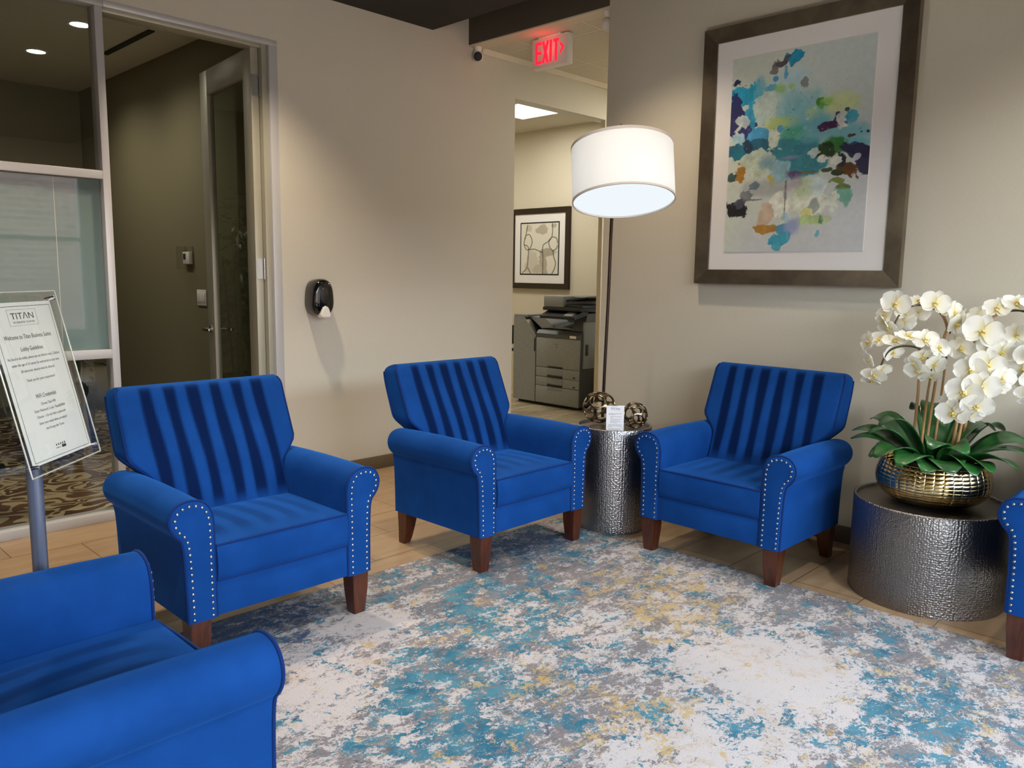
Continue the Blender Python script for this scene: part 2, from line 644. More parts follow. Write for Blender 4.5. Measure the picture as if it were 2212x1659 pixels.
def tube(bm, pts, r, n=10, caps=True):
    pts = [Vector(p) for p in pts]
    k = len(pts)
    rr = r if isinstance(r, (list, tuple)) else [r]*k
    rings = []
    prev = None
    for i, p in enumerate(pts):
        d = (pts[min(i+1, k-1)]-pts[max(i-1, 0)]).normalized()
        if prev is None:
            a = d.orthogonal().normalized()
        else:
            a = (prev-d*prev.dot(d)).normalized()
        prev = a
        b = d.cross(a)
        rings.append([bm.verts.new(p+(a*math.cos(2*PI*j/n)+b*math.sin(2*PI*j/n))*rr[i]) for j in range(n)])
    for i in range(k-1):
        for j in range(n):
            bm.faces.new((rings[i][j], rings[i][(j+1) % n], rings[i+1][(j+1) % n], rings[i+1][j]))
    if caps:
        bm.faces.new(rings[0][::-1])
        bm.faces.new(rings[-1])
    return bm


def spline(ctrl, n=8, closed=False):
    ctrl = [Vector(c) for c in ctrl]
    m = len(ctrl)
    out = []
    for i in range(m if closed else m-1):
        if closed:
            p0, p1, p2, p3 = (ctrl[(i+j-1) % m] for j in range(4))
        else:
            p0, p1, p2, p3 = ctrl[max(i-1, 0)], ctrl[i], ctrl[i+1], ctrl[min(i+2, m-1)]
        for s in range(n):
            t = s/n
            out.append(0.5*((2*p1)+(p2-p0)*t+(2*p0-5*p1+4*p2-p3)*t*t+(3*p1-p0-3*p2+p3)*t**3))
    if not closed:
        out.append(ctrl[-1])
    return out


def lathe(bm, prof, n=48, c=(0, 0, 0), closed=False):
    rings = []
    for (r, z) in prof:
        if r < 1e-6:
            rings.append([bm.verts.new((c[0], c[1], c[2]+z))])
        else:
            rings.append([bm.verts.new((c[0]+r*math.cos(2*PI*j/n), c[1]+r*math.sin(2*PI*j/n), c[2]+z)) for j in range(n)])
    pairs = list(zip(rings[:-1], rings[1:]))
    if closed:
        pairs.append((rings[-1], rings[0]))
    for a, b in pairs:
        for j in range(n):
            k = (j+1) % n
            if len(a) == 1 and len(b) == 1:
                continue
            if len(a) == 1:
                bm.faces.new((a[0], b[k], b[j]))
            elif len(b) == 1:
                bm.faces.new((a[j], a[k], b[0]))
            else:
                bm.faces.new((a[j], a[k], b[k], b[j]))
    return bm


def prism(bm, pts, f0, f1):
    """pts: 2-D outline, f0/f1 map a 2-D point to the two end caps"""
    a = [bm.verts.new(f0(*p)) for p in pts]
    b = [bm.verts.new(f1(*p)) for p in pts]
    n = len(pts)
    bm.faces.new(a[::-1])
    bm.faces.new(b)
    for i in range(n):
        j = (i+1) % n
        bm.faces.new((a[i], a[j], b[j], b[i]))
    return bm


def ball(bm, c, r, n=10, sz=(1, 1, 1)):
    m = Matrix.Translation(c) @ Matrix.Diagonal((r*sz[0], r*sz[1], r*sz[2], 1))
    bmesh.ops.create_uvsphere(bm, u_segments=n, v_segments=max(4, n//2+1), radius=1, matrix=m)
    return bm


def ringframe(bm, y0, y1, z0, z1, wd, x0, x1, chamfer=0.0):
    """rectangular frame lying in a plane x = const: outer y0..y1, z0..z1, member width wd"""
    o = [(y0, z0), (y1, z0), (y1, z1), (y0, z1)]
    i = [(y0+wd, z0+wd), (y1-wd, z0+wd), (y1-wd, z1-wd), (y0+wd, z1-wd)]
    for k in range(4):
        l = (k+1) % 4
        a = [(x0, *o[k]), (x0, *o[l]), (x0+chamfer, *i[l]), (x0+chamfer, *i[k])]
        b = [(x1, *o[k]), (x1, *o[l]), (x1, *i[l]), (x1, *i[k])]
        va = [bm.verts.new(p) for p in a]
        vb = [bm.verts.new(p) for p in b]
        bm.faces.new(va)
        bm.faces.new(vb[::-1])
        for m in range(4):
            n = (m+1) % 4
            bm.faces.new((va[m], vb[m], vb[n], va[n]))
    return bm


def make(name, bm, mat, parent=None, smooth=True, angle=40, local=True, kind=None, label=None):
    if parent is not None and not local:
        inv = parent.matrix_basis.inverted()
        pp = parent.parent
        while pp is not None:
            inv = inv @ pp.matrix_basis.inverted()
            pp = pp.parent
        bmesh.ops.transform(bm, matrix=inv, verts=bm.verts)
    bmesh.ops.recalc_face_normals(bm, faces=bm.faces)
    me = bpy.data.meshes.new(name)
    bm.to_mesh(me)
    bm.free()
    mats = mat if isinstance(mat, (list, tuple)) else [mat]
    for m in mats:
        me.materials.append(M[m] if isinstance(m, str) else m)
    if smooth:
        me.polygons.foreach_set('use_smooth', [True]*len(me.polygons))
        me.set_sharp_from_angle(angle=R(angle))
    o = bpy.data.objects.new(name, me)
    COL.objects.link(o)
    if parent is not None:
        o.parent = parent
    if kind:
        o['kind'] = kind
    if label:
        o['label'] = label
    return o


def thing(name, label, cat, loc=(0, 0, 0), rz=0.0, group=None):
    o = bpy.data.objects.new(name, None)
    o.empty_display_size = 0.1
    COL.objects.link(o)
    o.location = loc
    o.rotation_euler = (0, 0, rz)
    o['label'] = label
    o['category'] = cat
    if group:
        o['group'] = group
    return o


def tag(o, label, cat, group=None):
    o['label'] = label
    o['category'] = cat
    if group:
        o['group'] = group
    return o


def struct(name, bm, mat, parent=None, **kw):
    o = make(name, bm, mat, parent, **kw)
    o['kind'] = 'structure'
    return o


def B():
    return bmesh.new()


def bx(*a, **k):
    return box(B(), *a, **k)


def text_bm(txt, size, align='CENTER', shear=0.0, extrude=0.0003, width=None, offset=0.0):
    cu = bpy.data.curves.new('lettering', 'FONT')
    cu.body = txt
    cu.size = size
    cu.align_x = align
    cu.shear = shear
    cu.extrude = extrude
    cu.offset = offset
    cu.resolution_u = 3
    o = bpy.data.objects.new('lettering', cu)
    COL.objects.link(o)
    dg = bpy.context.evaluated_depsgraph_get()
    dg.update()
    me = bpy.data.meshes.new_from_object(o.evaluated_get(dg))
    bm = B()
    bm.from_mesh(me)
    bpy.data.objects.remove(o)
    bpy.data.curves.remove(cu)
    bpy.data.meshes.remove(me)
    if width:
        xs = [v.co.x for v in bm.verts]
        k = width/(max(xs)-min(xs))
        for v in bm.verts:
            v.co.x *= k
    return bm


def join_bm(dst, src, mat=None):
    me = bpy.data.meshes.new('tmp')
    if mat is not None:
        bmesh.ops.transform(src, matrix=mat, verts=src.verts)
    src.to_mesh(me)
    src.free()
    dst.from_mesh(me)
    bpy.data.meshes.remove(me)
    return dst


def set_attr(o, name, vals):
    a = o.data.attributes.new(name, 'FLOAT', 'POINT')
    a.data.foreach_set('value', vals)


# ------------------------------------------------------------------ the setting
XR, YL = 4.0, 4.40          # the faces of the right wall and of the left wall
HC = 2.97                   # lobby ceiling
bm = B()
box(bm, -3.5, 9.0, -3.0, 4.40, -0.08, 0)
struct('floor', bm, 'floor_tile', smooth=False)
struct('floor_copy_room', bx(4.30, 9.0, 4.40, 9.0, -0.08, 0), 'floor_plank', smooth=False)
struct('floor_meeting_room', bx(-3.5, 4.30, 4.40, 9.0, -0.08, 0), 'carpet_swirl', smooth=False)
struct('ceiling', bx(-3.5, 3.67, -3.0, 4.40, HC, HC+0.12), 'ceiling_dark', smooth=False)
bm = B()
box(bm, 3.3, 4.0, -3.0, 4.40, 3.35, 3.449)
struct('ceiling_recess', bm, 'ceiling_dark', smooth=False)
struct('ceiling_sky_block', bx(-3.6, 9.0, -3.1, 9.0, 3.45, 3.55), 'ceiling_dark', smooth=False)  # unseen slab added to keep sky light from leaking in above the ceiling
struct('ceiling_hall', bx(4.12, 9.0, 3.0, 4.40, 2.94, 3.0), 'ceiling_tile', smooth=False)
struct('ceiling_copy_room', bx(4.30, 9.0, 4.52, 9.0, 2.94, 3.0), 'ceiling_tile', smooth=False)
struct('ceiling_meeting_room', bx(-3.5, 2.62, 4.52, 8.2, 2.93, 3.0), 'ceiling_white', smooth=False)
bm = B()
box(bm, -3.5, -1.2, YL, 4.52, 0, HC)
box(bm, -1.2, 2.494, YL, 4.52, 2.652, HC)
box(bm, 2.494, 4.48, YL, 4.52, 0, 3.45)
box(bm, 4.48, 5.585, YL, 4.52, 2.652, 3.45)
box(bm, 5.585, 9.0, YL, 4.445, 0, 3.45)
box(bm, 5.585, 9.0, 4.445, 4.52, 2.652, 3.45)
struct('wall_left', bm, 'wall_greige', smooth=False)
struct('wall_right', bx(XR, 4.12, -3.0, 3.145, 0, 3.45), 'wall_taupe', smooth=False)
struct('wall_hall', bx(8.9, 9.0, 3.0, 4.40, 0, 2.94), 'wall_greige', smooth=False)
struct('wall_hall_side', bx(4.12, 9.0, 2.9, 3.0, 0, 2.94), 'wall_greige', smooth=False)
struct('wall_rear', bx(-3.6, -3.5, -3.0, 9.0, 0, 3.45), 'wall_greige', smooth=False)
bm = B()
box(bm, -3.5, 4.12, -3.1, -3.0, 0, 0.45)
box(bm, -3.5, 4.12, -3.1, -3.0, 2.65, 3.45)
box(bm, -3.5, -2.7, -3.1, -3.0, 0.45, 2.65)
box(bm, 3.8, 4.12, -3.1, -3.0, 0.45, 2.65)
struct('wall_front', bm, 'wall_greige', smooth=False)
bm = B()
for x in (-2.68, -1.1, 0.5, 2.12, 3.76):
    box(bm, x-0.03, x+0.03, -3.09, -3.01, 0.45, 2.65)
for z in (0.48, 1.72, 2.62):
    box(bm, -2.7, 3.8, -3.085, -3.015, z-0.03, z+0.03)
struct('window_2', bm, 'aluminium', smooth=False)
struct('wall_copy_room', bx(6.8, 6.92, 4.52, 9.0, 0, 2.94), 'wall_cream', smooth=False)
struct('wall_copy_room_rear', bx(4.3, 6.8, 8.6, 8.72, 0, 2.94), 'wall_cream', smooth=False)
struct('wall_copy_room_side', bx(4.18, 4.30, 4.52, 8.6, 0, 2.94), 'wall_cream', smooth=False)
struct('wall_meeting_room', bx(2.62, 2.74, 4.52, 8.2, 0, 2.94), 'wall_olive', smooth=False)
struct('wall_meeting_room_rear', bx(-3.5, 2.62, 8.17, 8.3, 0, 2.94), 'wall_olive', smooth=False)
struct('trim_bulkhead', bx(XR, 4.12, 3.145, YL, 2.94, 3.45), 'bulkhead_dark', smooth=False)
struct('trim_bulkhead_underside', bx(XR+0.004, 4.12, 3.145, YL, 2.932, 2.94), 'wall_cream', smooth=False)
bm = B()
box(bm, 4.12, 5.7, YL-0.022, YL, 2.90, 2.94)
struct('trim_hall_ceiling', bm, 'ceiling_white', smooth=False)
# the copy room's opening: cream returns
struct('trim_opening', bx(5.581, 5.585, YL+0.001, 4.445, 0, 2.652), 'wall_cream', smooth=False)
struct('baseboard_left', bx(2.50, 4.48, YL-0.012, YL, 0, 0.09, bev=0.004), 'base_vinyl')
struct('baseboard_left_end', bx(5.585, 9.0, YL-0.012, YL, 0, 0.09, bev=0.004), 'base_vinyl')
struct('baseboard_right', bx(XR-0.012, XR, -3.0, 3.145, 0, 0.09, bev=0.004), 'base_vinyl')
struct('baseboard_meeting_room', bx(2.608, 2.62, 4.6, 8.17, 0, 0.09), 'base_vinyl')
struct('baseboard_meeting_room_rear', bx(-3.5, 2.608, 8.158, 8.17, 0, 0.09), 'base_vinyl')

# glazed partition = window_1: aluminium frame, frosted band, clear panes
bm = B()
X0 = -1.2
box(bm, X0, 1.545, YL, 4.50, 2.622, 2.652, 0.002)
box(bm, X0, 1.505, YL+0.002, 4.498, 1.782, 1.824, 0.002)
box(bm, X0, 1.505, YL+0.002, 4.498, 0.868, 0.914, 0.002)
box(bm, X0, 1.505, YL, 4.50, 0.0, 0.048, 0.002)
box(bm, 1.503, 1.540, YL, 4.50, 0.0, 2.622, 0.002)
box(bm, X0, X0+0.04, YL, 4.50, 0.0, 2.622, 0.002)
win = struct('window_1', bm, 'aluminium')
for z0, z1, mat, nm in ((1.826, 2.620, 'glass_clear', 'clear_pane'), (0.05, 0.866, 'glass_clear', 'clear_pane')):
    make(nm, bx(X0+0.041, 1.502, 4.447, 4.453, z0, z1), mat, win, smooth=False, kind='structure')
make('glass_joint', bx(1.2836, 1.2864, 4.4465, 4.4555, 0.916, 1.780), 'grey_clear', win, smooth=False, kind='structure')
for x0, x1 in ((X0+0.041, 1.2835), (1.2865, 1.502)):
    make('frosted_pane', bx(x0, x1, 4.447, 4.455, 0.916, 1.780), 'glass_frosted', win, smooth=False, kind='structure')

# door casing and the open door leaf
bm = B()
box(bm, 1.545, 2.494, YL-0.004, 4.53, 2.622, 2.654, 0.002)
box(bm, 2.440, 2.494, YL-0.004, 4.53, 0.0, 2.622, 0.002)
struct('trim_door_casing', bm, 'aluminium')
bm = B()
box(bm, 2.408, 2.440, YL+0.022, 4.53, 0, 2.622, 0.002)
box(bm, 1.545, 2.408, YL+0.03, 4.53, 2.606, 2.622, 0.002)
struct('trim_door_jamb', bm, 'anodised')

door = bpy.data.objects.new('door_1', None)
COL.objects.link(door)
door.location = (2.360, 4.465, 0)
door.rotation_euler = (0, 0, R(84))
door['kind'] = 'structure'
door['label'] = 'glazed aluminium door standing open into the meeting room'
WD, TD, HD = 0.864, 0.046, 2.612
bm = B()          # local x along the leaf from the hinges, y thickness away from the viewer (negative)
box(bm, 0.0, 0.125, -TD, 0, 0.012, HD, 0.003)
box(bm, WD-0.125, WD, -TD, 0, 0.012, HD, 0.003)
box(bm, 0.125, WD-0.125, -TD, 0, HD-0.155, HD, 0.003)
box(bm, 0.125, WD-0.125, -TD, 0, 0.012, 0.22, 0.003)
make('door_leaf_frame', bm, 'anodised', door, kind='structure')
make('door_pane', bx(0.125, WD-0.125, -TD/2-0.003, -TD/2+0.003, 0.22, HD-0.155), 'glass_door', door, smooth=False, kind='structure')
bm = B()
for sd in (1, -1):
    yb = 0.0 if sd > 0 else -TD
    lathe_pts = [(0, 0), (0.026, 0), (0.026, 0.010), (0, 0.010)]
    t_ = B()
    lathe(t_, lathe_pts, 20)
    join_bm(bm, t_, Matrix.Translation((WD-0.062, yb, 0.935)) @ Matrix.Rotation(R(-90*sd), 4, 'X'))
    tube(bm, [(WD-0.062, yb, 0.935), (WD-0.062, yb+sd*0.055, 0.935)], 0.009, 10)
    box(bm, WD-0.175, WD-0.05, min(yb+sd*0.045, yb+sd*0.060), max(yb+sd*0.045, yb+sd*0.060), 0.925, 0.945, 0.004)
make('door_lever', bm, 'steel', door, kind='structure')
for zc in (0.25, 1.345, 2.40):
    bm = B()
    box(bm, -0.002, 0.0005, -0.040, -0.004, zc-0.06, zc+0.06)
    box(bm, -0.010, 0.0, -TD-0.036, -TD-0.002, zc-0.06, zc+0.06)
    tube(bm, [(-0.006, -TD-0.004, zc-0.062), (-0.006, -TD-0.004, zc+0.062)], 0.007, 10)
    make('hinge', bm, 'steel', door, kind='structure')

# outside the front windows: a brick building across the way
bm = B()
box(bm, -14, 20, -12.4, -12.0, -0.3, 3.6)
building = make('wall_neighbour_brick', bm, 'brick_wall', smooth=False)
building['kind'] = 'structure'
struct('floor_outside', bx(-30, 30, -30, -3.1, -0.35, -0.3), 'base_vinyl', smooth=False)


# ------------------------------------------------------------------ armchairs
# local frame: front towards -Y, the front face at y = -0.31, floor at z = 0
def smooth01(a, b, x):
    t = max(0.0, min(1.0, (x-a)/(b-a)))
    return t*t*(3-2*t)


ARM_OUT = [(0.262, 0.165), (0.262, 0.30), (0.262, 0.44), (0.263, 0.50), (0.272, 0.540), (0.292, 0.566), (0.322, 0.578), (0.352, 0.579),
           (0.380, 0.570), (0.400, 0.550), (0.409, 0.522), (0.404, 0.493), (0.390, 0.470), (0.375, 0.454), (0.368, 0.432), (0.364, 0.39), (0.361, 0.30), (0.359, 0.165)]


def arm_outline(s, n=5):
    return [(s*p.x, p.y) for p in spline([Vector((x, z, 0)) for x, z in ARM_OUT], n)]


def arm_inset(s, d):
    pts = spline([Vector((x, z, 0)) for x, z in ARM_OUT], 5)
    m = len(pts)
    out = []
    for i, p in enumerate(pts):
        t = (pts[min(i+1, m-1)]-pts[max(i-1, 0)]).normalized()
        q = p+Vector((t.y, -t.x, 0))*d      # right of travel = towards the inside of the panel
        out.append((s*q.x, max(q.y, 0.165)))
    return out


def arm_bm(s):
    bm = B()
    ys = [-0.302, -0.298, -0.29, -0.15, 0.0, 0.15, 0.27, 0.288, 0.298, 0.302]
    sc = [0.965, 0.99, 1.0, 1.0, 1.0, 1.0, 1.0, 0.985, 0.95, 0.90]
    ol = arm_outline(s)
    rings = []
    for y, k in zip(ys, sc):
        crown = 0.006*(1-((y)/0.30)**2)
        ring = []
        for (x, z) in ol:
            if y > 0.2:
                cx_, cz_ = s*0.335, 0.50
                if z > 0.45:
                    x, z = cx_+(x-cx_)*k, cz_+(z-cz_)*k
            up = smooth01(0.45, 0.57, z)
            ring.append(bm.verts.new((x, y, z+crown*up)))
        rings.append(ring)
    n = len(ol)
    for a, b in zip(rings[:-1], rings[1:]):
        for i in range(n):
            j = (i+1) % n
            bm.faces.new((a[i], a[j], b[j], b[i]))
    bm.faces.new(rings[0])
    bm.faces.new(rings[-1][::-1])
    return bm


def panel_bm(s):
    bm = B()
    rings = []
    for d, y in ((0.0, -0.300), (0.0, -0.306), (0.006, -0.311), (0.016, -0.313)):
        rings.append([bm.verts.new((x, y, z)) for x, z in arm_inset(s, d)])
    n = len(rings[0])
    for a, b in zip(rings[:-1], rings[1:]):
        for i in range(n):
            j = (i+1) % n
            bm.faces.new((a[i], a[j], b[j], b[i]))
    bm.faces.new(rings[-1])
    bmesh.ops.triangulate(bm, faces=[f for f in bm.faces if len(f.verts) > 4])
    return bm


def nail_points(s):
    pts = arm_inset(s, 0.0165)
    pts = [p for p in pts]
    # drop the flat bottom; walk the outline at equal steps
    seg = [math.dist(pts[i], pts[i+1]) for i in range(len(pts)-1)]
    tot = sum(seg)
    out = []
    step = 0.0222
    n = int((tot-0.02)/step)
    for k in range(n+1):
        d = 0.012+k*(tot-0.024)/n
        i = 0
        while i < len(seg)-1 and d > seg[i]:
            d -= seg[i]
            i += 1
        t = d/seg[i] if seg[i] > 0 else 0
        out.append((pts[i][0]+(pts[i+1][0]-pts[i][0])*t, pts[i][1]+(pts[i+1][1]-pts[i][1])*t))
    return out


STRIPES = [-0.228, -0.137, -0.046, 0.046, 0.137, 0.228]  # centres of the dark bands that stand in for velvet sheen


def back_path():
    # (y, z) from the bottom of the front face, over the top, to the bottom of the back
    front = [(0.085, 0.36), (0.118, 0.42), (0.150, 0.50), (0.180, 0.58), (0.214, 0.66), (0.248, 0.74), (0.280, 0.815), (0.296, 0.855)]
    top = [(0.312, 0.880), (0.332, 0.888), (0.358, 0.884), (0.384, 0.873), (0.400, 0.856), (0.403, 0.835)]
    rear = [(0.390, 0.78), (0.368, 0.72), (0.345, 0.66), (0.322, 0.60), (0.312, 0.54), (0.308, 0.40), (0.308, 0.20)]
    pts = spline([Vector((0, y, z)) for y, z in front+top+rear], 4)
    return [(p.y, p.z) for p in pts], len(front)*4


def back_hw(z, rear=False):
    a = 0.259+(0.341-0.259)*smooth01(0.53, 0.64, z)
    top = 0.0
    if z > 0.85:
        top = 0.020*((z-0.85)/0.04)**2
    return a-top


def back_bm():
    path, nf = back_path()
    bm = B()
    nu = 88
    nap = []
    rows = []
    for i, (y, z) in enumerate(path):
        hw = back_hw(z)
        row = []
        front = i <= nf
        for j in range(nu+1):
            u = -1+2*j/nu
            # finer columns near the side edges
            x = u*0.341 if abs(u) < 0.71 else math.copysign(0.2421+(abs(u)-0.71)/0.29*(hw-0.2421), u)
            yy = y
            napv = 0.0
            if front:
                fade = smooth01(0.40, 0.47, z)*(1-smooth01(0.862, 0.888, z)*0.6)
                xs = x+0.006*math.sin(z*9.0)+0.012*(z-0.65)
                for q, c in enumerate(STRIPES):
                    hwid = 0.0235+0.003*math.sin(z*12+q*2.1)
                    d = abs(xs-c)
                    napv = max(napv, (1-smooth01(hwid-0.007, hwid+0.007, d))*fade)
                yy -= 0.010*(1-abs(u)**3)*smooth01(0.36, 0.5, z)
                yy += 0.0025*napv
                e = max(0.0, (abs(u)-0.955)/0.045)
                yy += 0.010*e*e
            row.append(bm.verts.new((x, yy, z)))
            nap.append(napv)
        rows.append(row)
    for a, b in zip(rows[:-1], rows[1:]):
        for j in range(nu):
            bm.faces.new((a[j], a[j+1], b[j+1], b[j]))
    for j, flip in ((0, False), (nu, True)):      # the two side panels
        k = len(rows)
        i, l = 0, k-1
        while i < l:
            q = [rows[i][j], rows[min(i+1, l)][j], rows[max(l-1, i)][j], rows[l][j]]
            q2 = []
            for v in q:
                if v not in q2:
                    q2.append(v)
            if len(q2) >= 3:
                try:
                    bm.faces.new(q2 if not flip else q2[::-1])
                except ValueError:
                    pass
            i += 1
            l -= 1
    return bm, nap


def back_piping(rear=False):
    path, nf = back_path()
    bm = B()
    if rear:
        top = nf+18
        idx = list(range(top, len(path)-4))
    else:
        idx = list(range(4, nf+1))
    line = []
    for i in idx[::-1] if rear else idx:
        y, z = path[i]
        line.append((-back_hw(z)-0.001, y+(0.008 if not rear else 0), z))
    yt, zt = path[idx[-1]] if not rear else path[idx[0]]
    hw = back_hw(zt)
    if not rear:
        for k in range(0, 1):
            pass
    pts_l = line
    pts_r = [(-x, y, z) for x, y, z in line]
    bm2 = B()
    tube(bm, pts_l, 0.0042, 8)
    tube(bm2, pts_r, 0.0042, 8)
    return bm, bm2


def cushion_bm():
    bm = B()
    nu, nv = 52, 26
    x1 = 0.257
    y0, y1 = -0.308, 0.130
    zb, zt = 0.287, 0.416
    nap = []
    # cross-section rows along y: top surface from rear to front, front face down
    prof = []
    for i in range(nv+1):
        t = i/nv
        y = y1+(y0-y1)*t
        prof.append((y, 0))
    rows = []
    for (y, _) in prof:
        row = []
        for j in range(nu+1):
            u = -1+2*j/nu
            x = u*x1
            cy = (y-y0)/(y1-y0)
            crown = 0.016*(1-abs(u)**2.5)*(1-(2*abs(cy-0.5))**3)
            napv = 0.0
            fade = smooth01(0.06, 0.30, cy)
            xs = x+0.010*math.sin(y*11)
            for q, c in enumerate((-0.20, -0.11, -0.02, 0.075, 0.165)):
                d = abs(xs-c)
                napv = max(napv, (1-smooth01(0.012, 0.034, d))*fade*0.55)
            row.append(bm.verts.new((x, y, zt+crown)))
            nap.append(napv)
        rows.append(row)
    fr = [(-0.311, 0.408), (-0.316, 0.385), (-0.318, 0.35), (-0.316, 0.315), (-0.311, 0.294), (-0.303, zb)]
    for (y, z) in fr:
        row = []
        for j in range(nu+1):
            u = -1+2*j/nu
            row.append(bm.verts.new((u*x1, y-0.004*(1-u**4), z)))
            nap.append(0.0)
        rows.append(row)
    rows.append([bm.verts.new((-x1+2*x1*j/nu, y1, zb)) for j in range(nu+1)])
    nap += [0.0]*(nu+1)
    for a, b in zip(rows[:-1], rows[1:]):
        for j in range(nu):
            bm.faces.new((a[j], a[j+1], b[j+1], b[j]))
    for j in (0, nu):
        bm.faces.new([r[j] for r in rows])
    bm.faces.new(rows[0]+rows[-1][::-1])
    return bm, nap


def leg_bm(front, s):
    bm = B()
    if front:
        secs = [(0.0, 0.026), (0.10, 0.033), (0.170, 0.0365)]
        cx_, cy_ = s*0.318, -0.270
        rings = []
        for z, h in secs:
            # outer front corner stays put, the leg tapers
            rings.append([bm.verts.new((cx_+a*h, cy_+b*h, z)) for a, b in ((-1, -1), (1, -1), (1, 1), (-1, 1))])
    else:
        rings = []
        for k in range(7):
            t = k/6
            z = t*0.170
            h = 0.021+0.015*t
            y = 0.268-0.012*t+0.016*(1-t)**2
            rings.append([bm.verts.new((s*0.318+a*h, y+b*h, z)) for a, b in ((-1, -1), (1, -1), (1, 1), (-1, 1))])
    for a, b in zip(rings[:-1], rings[1:]):
        for i in range(4):
            j = (i+1) % 4
            bm.faces.new((a[i], a[j], b[j], b[i]))
    bm.faces.new(rings[0][::-1])
    bm.faces.new(rings[-1])
    bmesh.ops.bevel(bm, geom=[e for e in bm.edges if abs(e.verts[0].co.z-e.verts[1].co.z) > 0.02], offset=0.003, segments=2, affect='EDGES')
    return bm


CHAIR_GROUP = 'blue velvet armchairs around the rug'


def make_chair(label):
    t = thing('armchair', label, 'armchair', group=CHAIR_GROUP)
    bm, nap = back_bm()
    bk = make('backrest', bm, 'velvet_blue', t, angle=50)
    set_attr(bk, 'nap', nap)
    for pb in (*back_piping(False), *back_piping(True)):
        make('piping', pb, 'velvet_piping', bk)
    bm, nap = cushion_bm()
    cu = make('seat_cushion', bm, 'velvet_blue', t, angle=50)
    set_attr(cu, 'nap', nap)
    pb = B()
    tube(pb, [(-0.257, -0.309, 0.412), (-0.13, -0.3135, 0.415), (0, -0.3145, 0.416), (0.13, -0.3135, 0.415), (0.257, -0.309, 0.412)], 0.0045, 8)
    make('piping', pb, 'velvet_piping', cu)
    pb = B()
    tube(pb, [(-0.257, -0.308, 0.290), (0, -0.312, 0.290), (0.257, -0.308, 0.290)], 0.0045, 8)
    make('piping', pb, 'velvet_piping', cu)
    make('seat_frame', bx(-0.264, 0.264, -0.304, 0.30, 0.165, 0.286, bev=0.006), 'velvet_blue', t)
    nb = B()
    ball(nb, (0, 0, 0), 0.0052, 10, (1, 0.6, 1))
    nail0 = None
    for s in (-1, 1):
        arm = make('arm', arm_bm(s), 'velvet_blue', t, angle=50)
        make('front_panel', panel_bm(s), 'velvet_blue', arm, angle=40)
        pb = B()
        tube(pb, [(x, -0.305, z) for x, z in arm_outline(s)], 0.0046, 8)
        make('piping', pb, 'velvet_piping', arm)
        for (x, z) in nail_points(s):
            if nail0 is None:
                nail0 = make('nailhead', nb, 'steel', arm, label='polished nailhead')
                nd = nail0
            else:
                nd = nail0.copy()
                COL.objects.link(nd)
                nd.parent = arm
            nd.location = (x, -0.3135, z)
        for fr in (True, False):
            make('leg', leg_bm(fr, s), 'leg_wood', t, angle=30, label='tapered brown wooden leg' if fr else 'splayed brown wooden rear leg')
    return t


def copy_tree(o, parent=None):
    c = o.copy()
    COL.objects.link(c)
    c.parent = parent
    for ch in list(o.children):
        copy_tree(ch, c)
    return c


CHAIRS = [
    ((1.407, 2.805), 0, 'blue velvet armchair standing in front of the open glass door'),
    ((2.699, 2.785), 0, 'blue velvet armchair below the soap dispenser, left of the slim drum table'),
    ((3.460, 1.838), -90, 'blue velvet armchair under the big abstract picture, darkest back stripes'),
    ((0.470, 1.810), 90, 'nearest blue velvet armchair, seen from its side beside the sign pole'),
    ((3.460, 0.274), -90, 'blue velvet armchair cut off by the right edge, beside the orchid table'),
]
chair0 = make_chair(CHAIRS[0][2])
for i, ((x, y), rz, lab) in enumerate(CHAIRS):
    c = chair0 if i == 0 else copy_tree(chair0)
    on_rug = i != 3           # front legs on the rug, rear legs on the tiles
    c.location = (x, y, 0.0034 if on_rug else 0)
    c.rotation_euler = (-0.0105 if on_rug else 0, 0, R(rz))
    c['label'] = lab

# ------------------------------------------------------------------ rug
bm = bx(0.80, 3.25, -0.60, 2.815, 0.0, 0.006, bev=0.002)
rug = make('area_rug', bm, 'rug_pile')
tag(rug, 'large abstract rug in white, teal, grey and sand under the armchairs', 'rug')


# ------------------------------------------------------------------ drum tables
def drum(label, cx, cy, r, h, mat, z=0.0):
    t = thing('drum_table', label, 'side table', (cx, cy, z), 0, 'hammered metal drum tables')
    bm = B()
    lathe(bm, [(r-0.012, 0.0), (r, 0.001), (r, h*0.25), (r, h*0.5), (r, h*0.75), (r, h-0.006), (r-0.002, h-0.001), (r-0.006, h), (r-0.010, h-0.001), (r-0.012, h-0.006), (r-0.012, 0.0)], 96)
    make('drum_body', bm, mat, t, angle=60)
    bm = B()
    lathe(bm, [(0, h-0.016), (r-0.013, h-0.016), (r-0.013, h-0.026), (0, h-0.026)], 64)
    make('tray_top', bm, 'tray_pewter', t, label='recessed dark metal top')
    return t


drum('slim tall hammered metal drum table between two blue armchairs', 3.385, 2.55, 0.200, 0.544, 'hammered_pewter', 0.006)
drum('wide low hammered metal drum table carrying the white orchids', 3.61, 1.035, 0.302, 0.413, 'hammered_pewter_big')


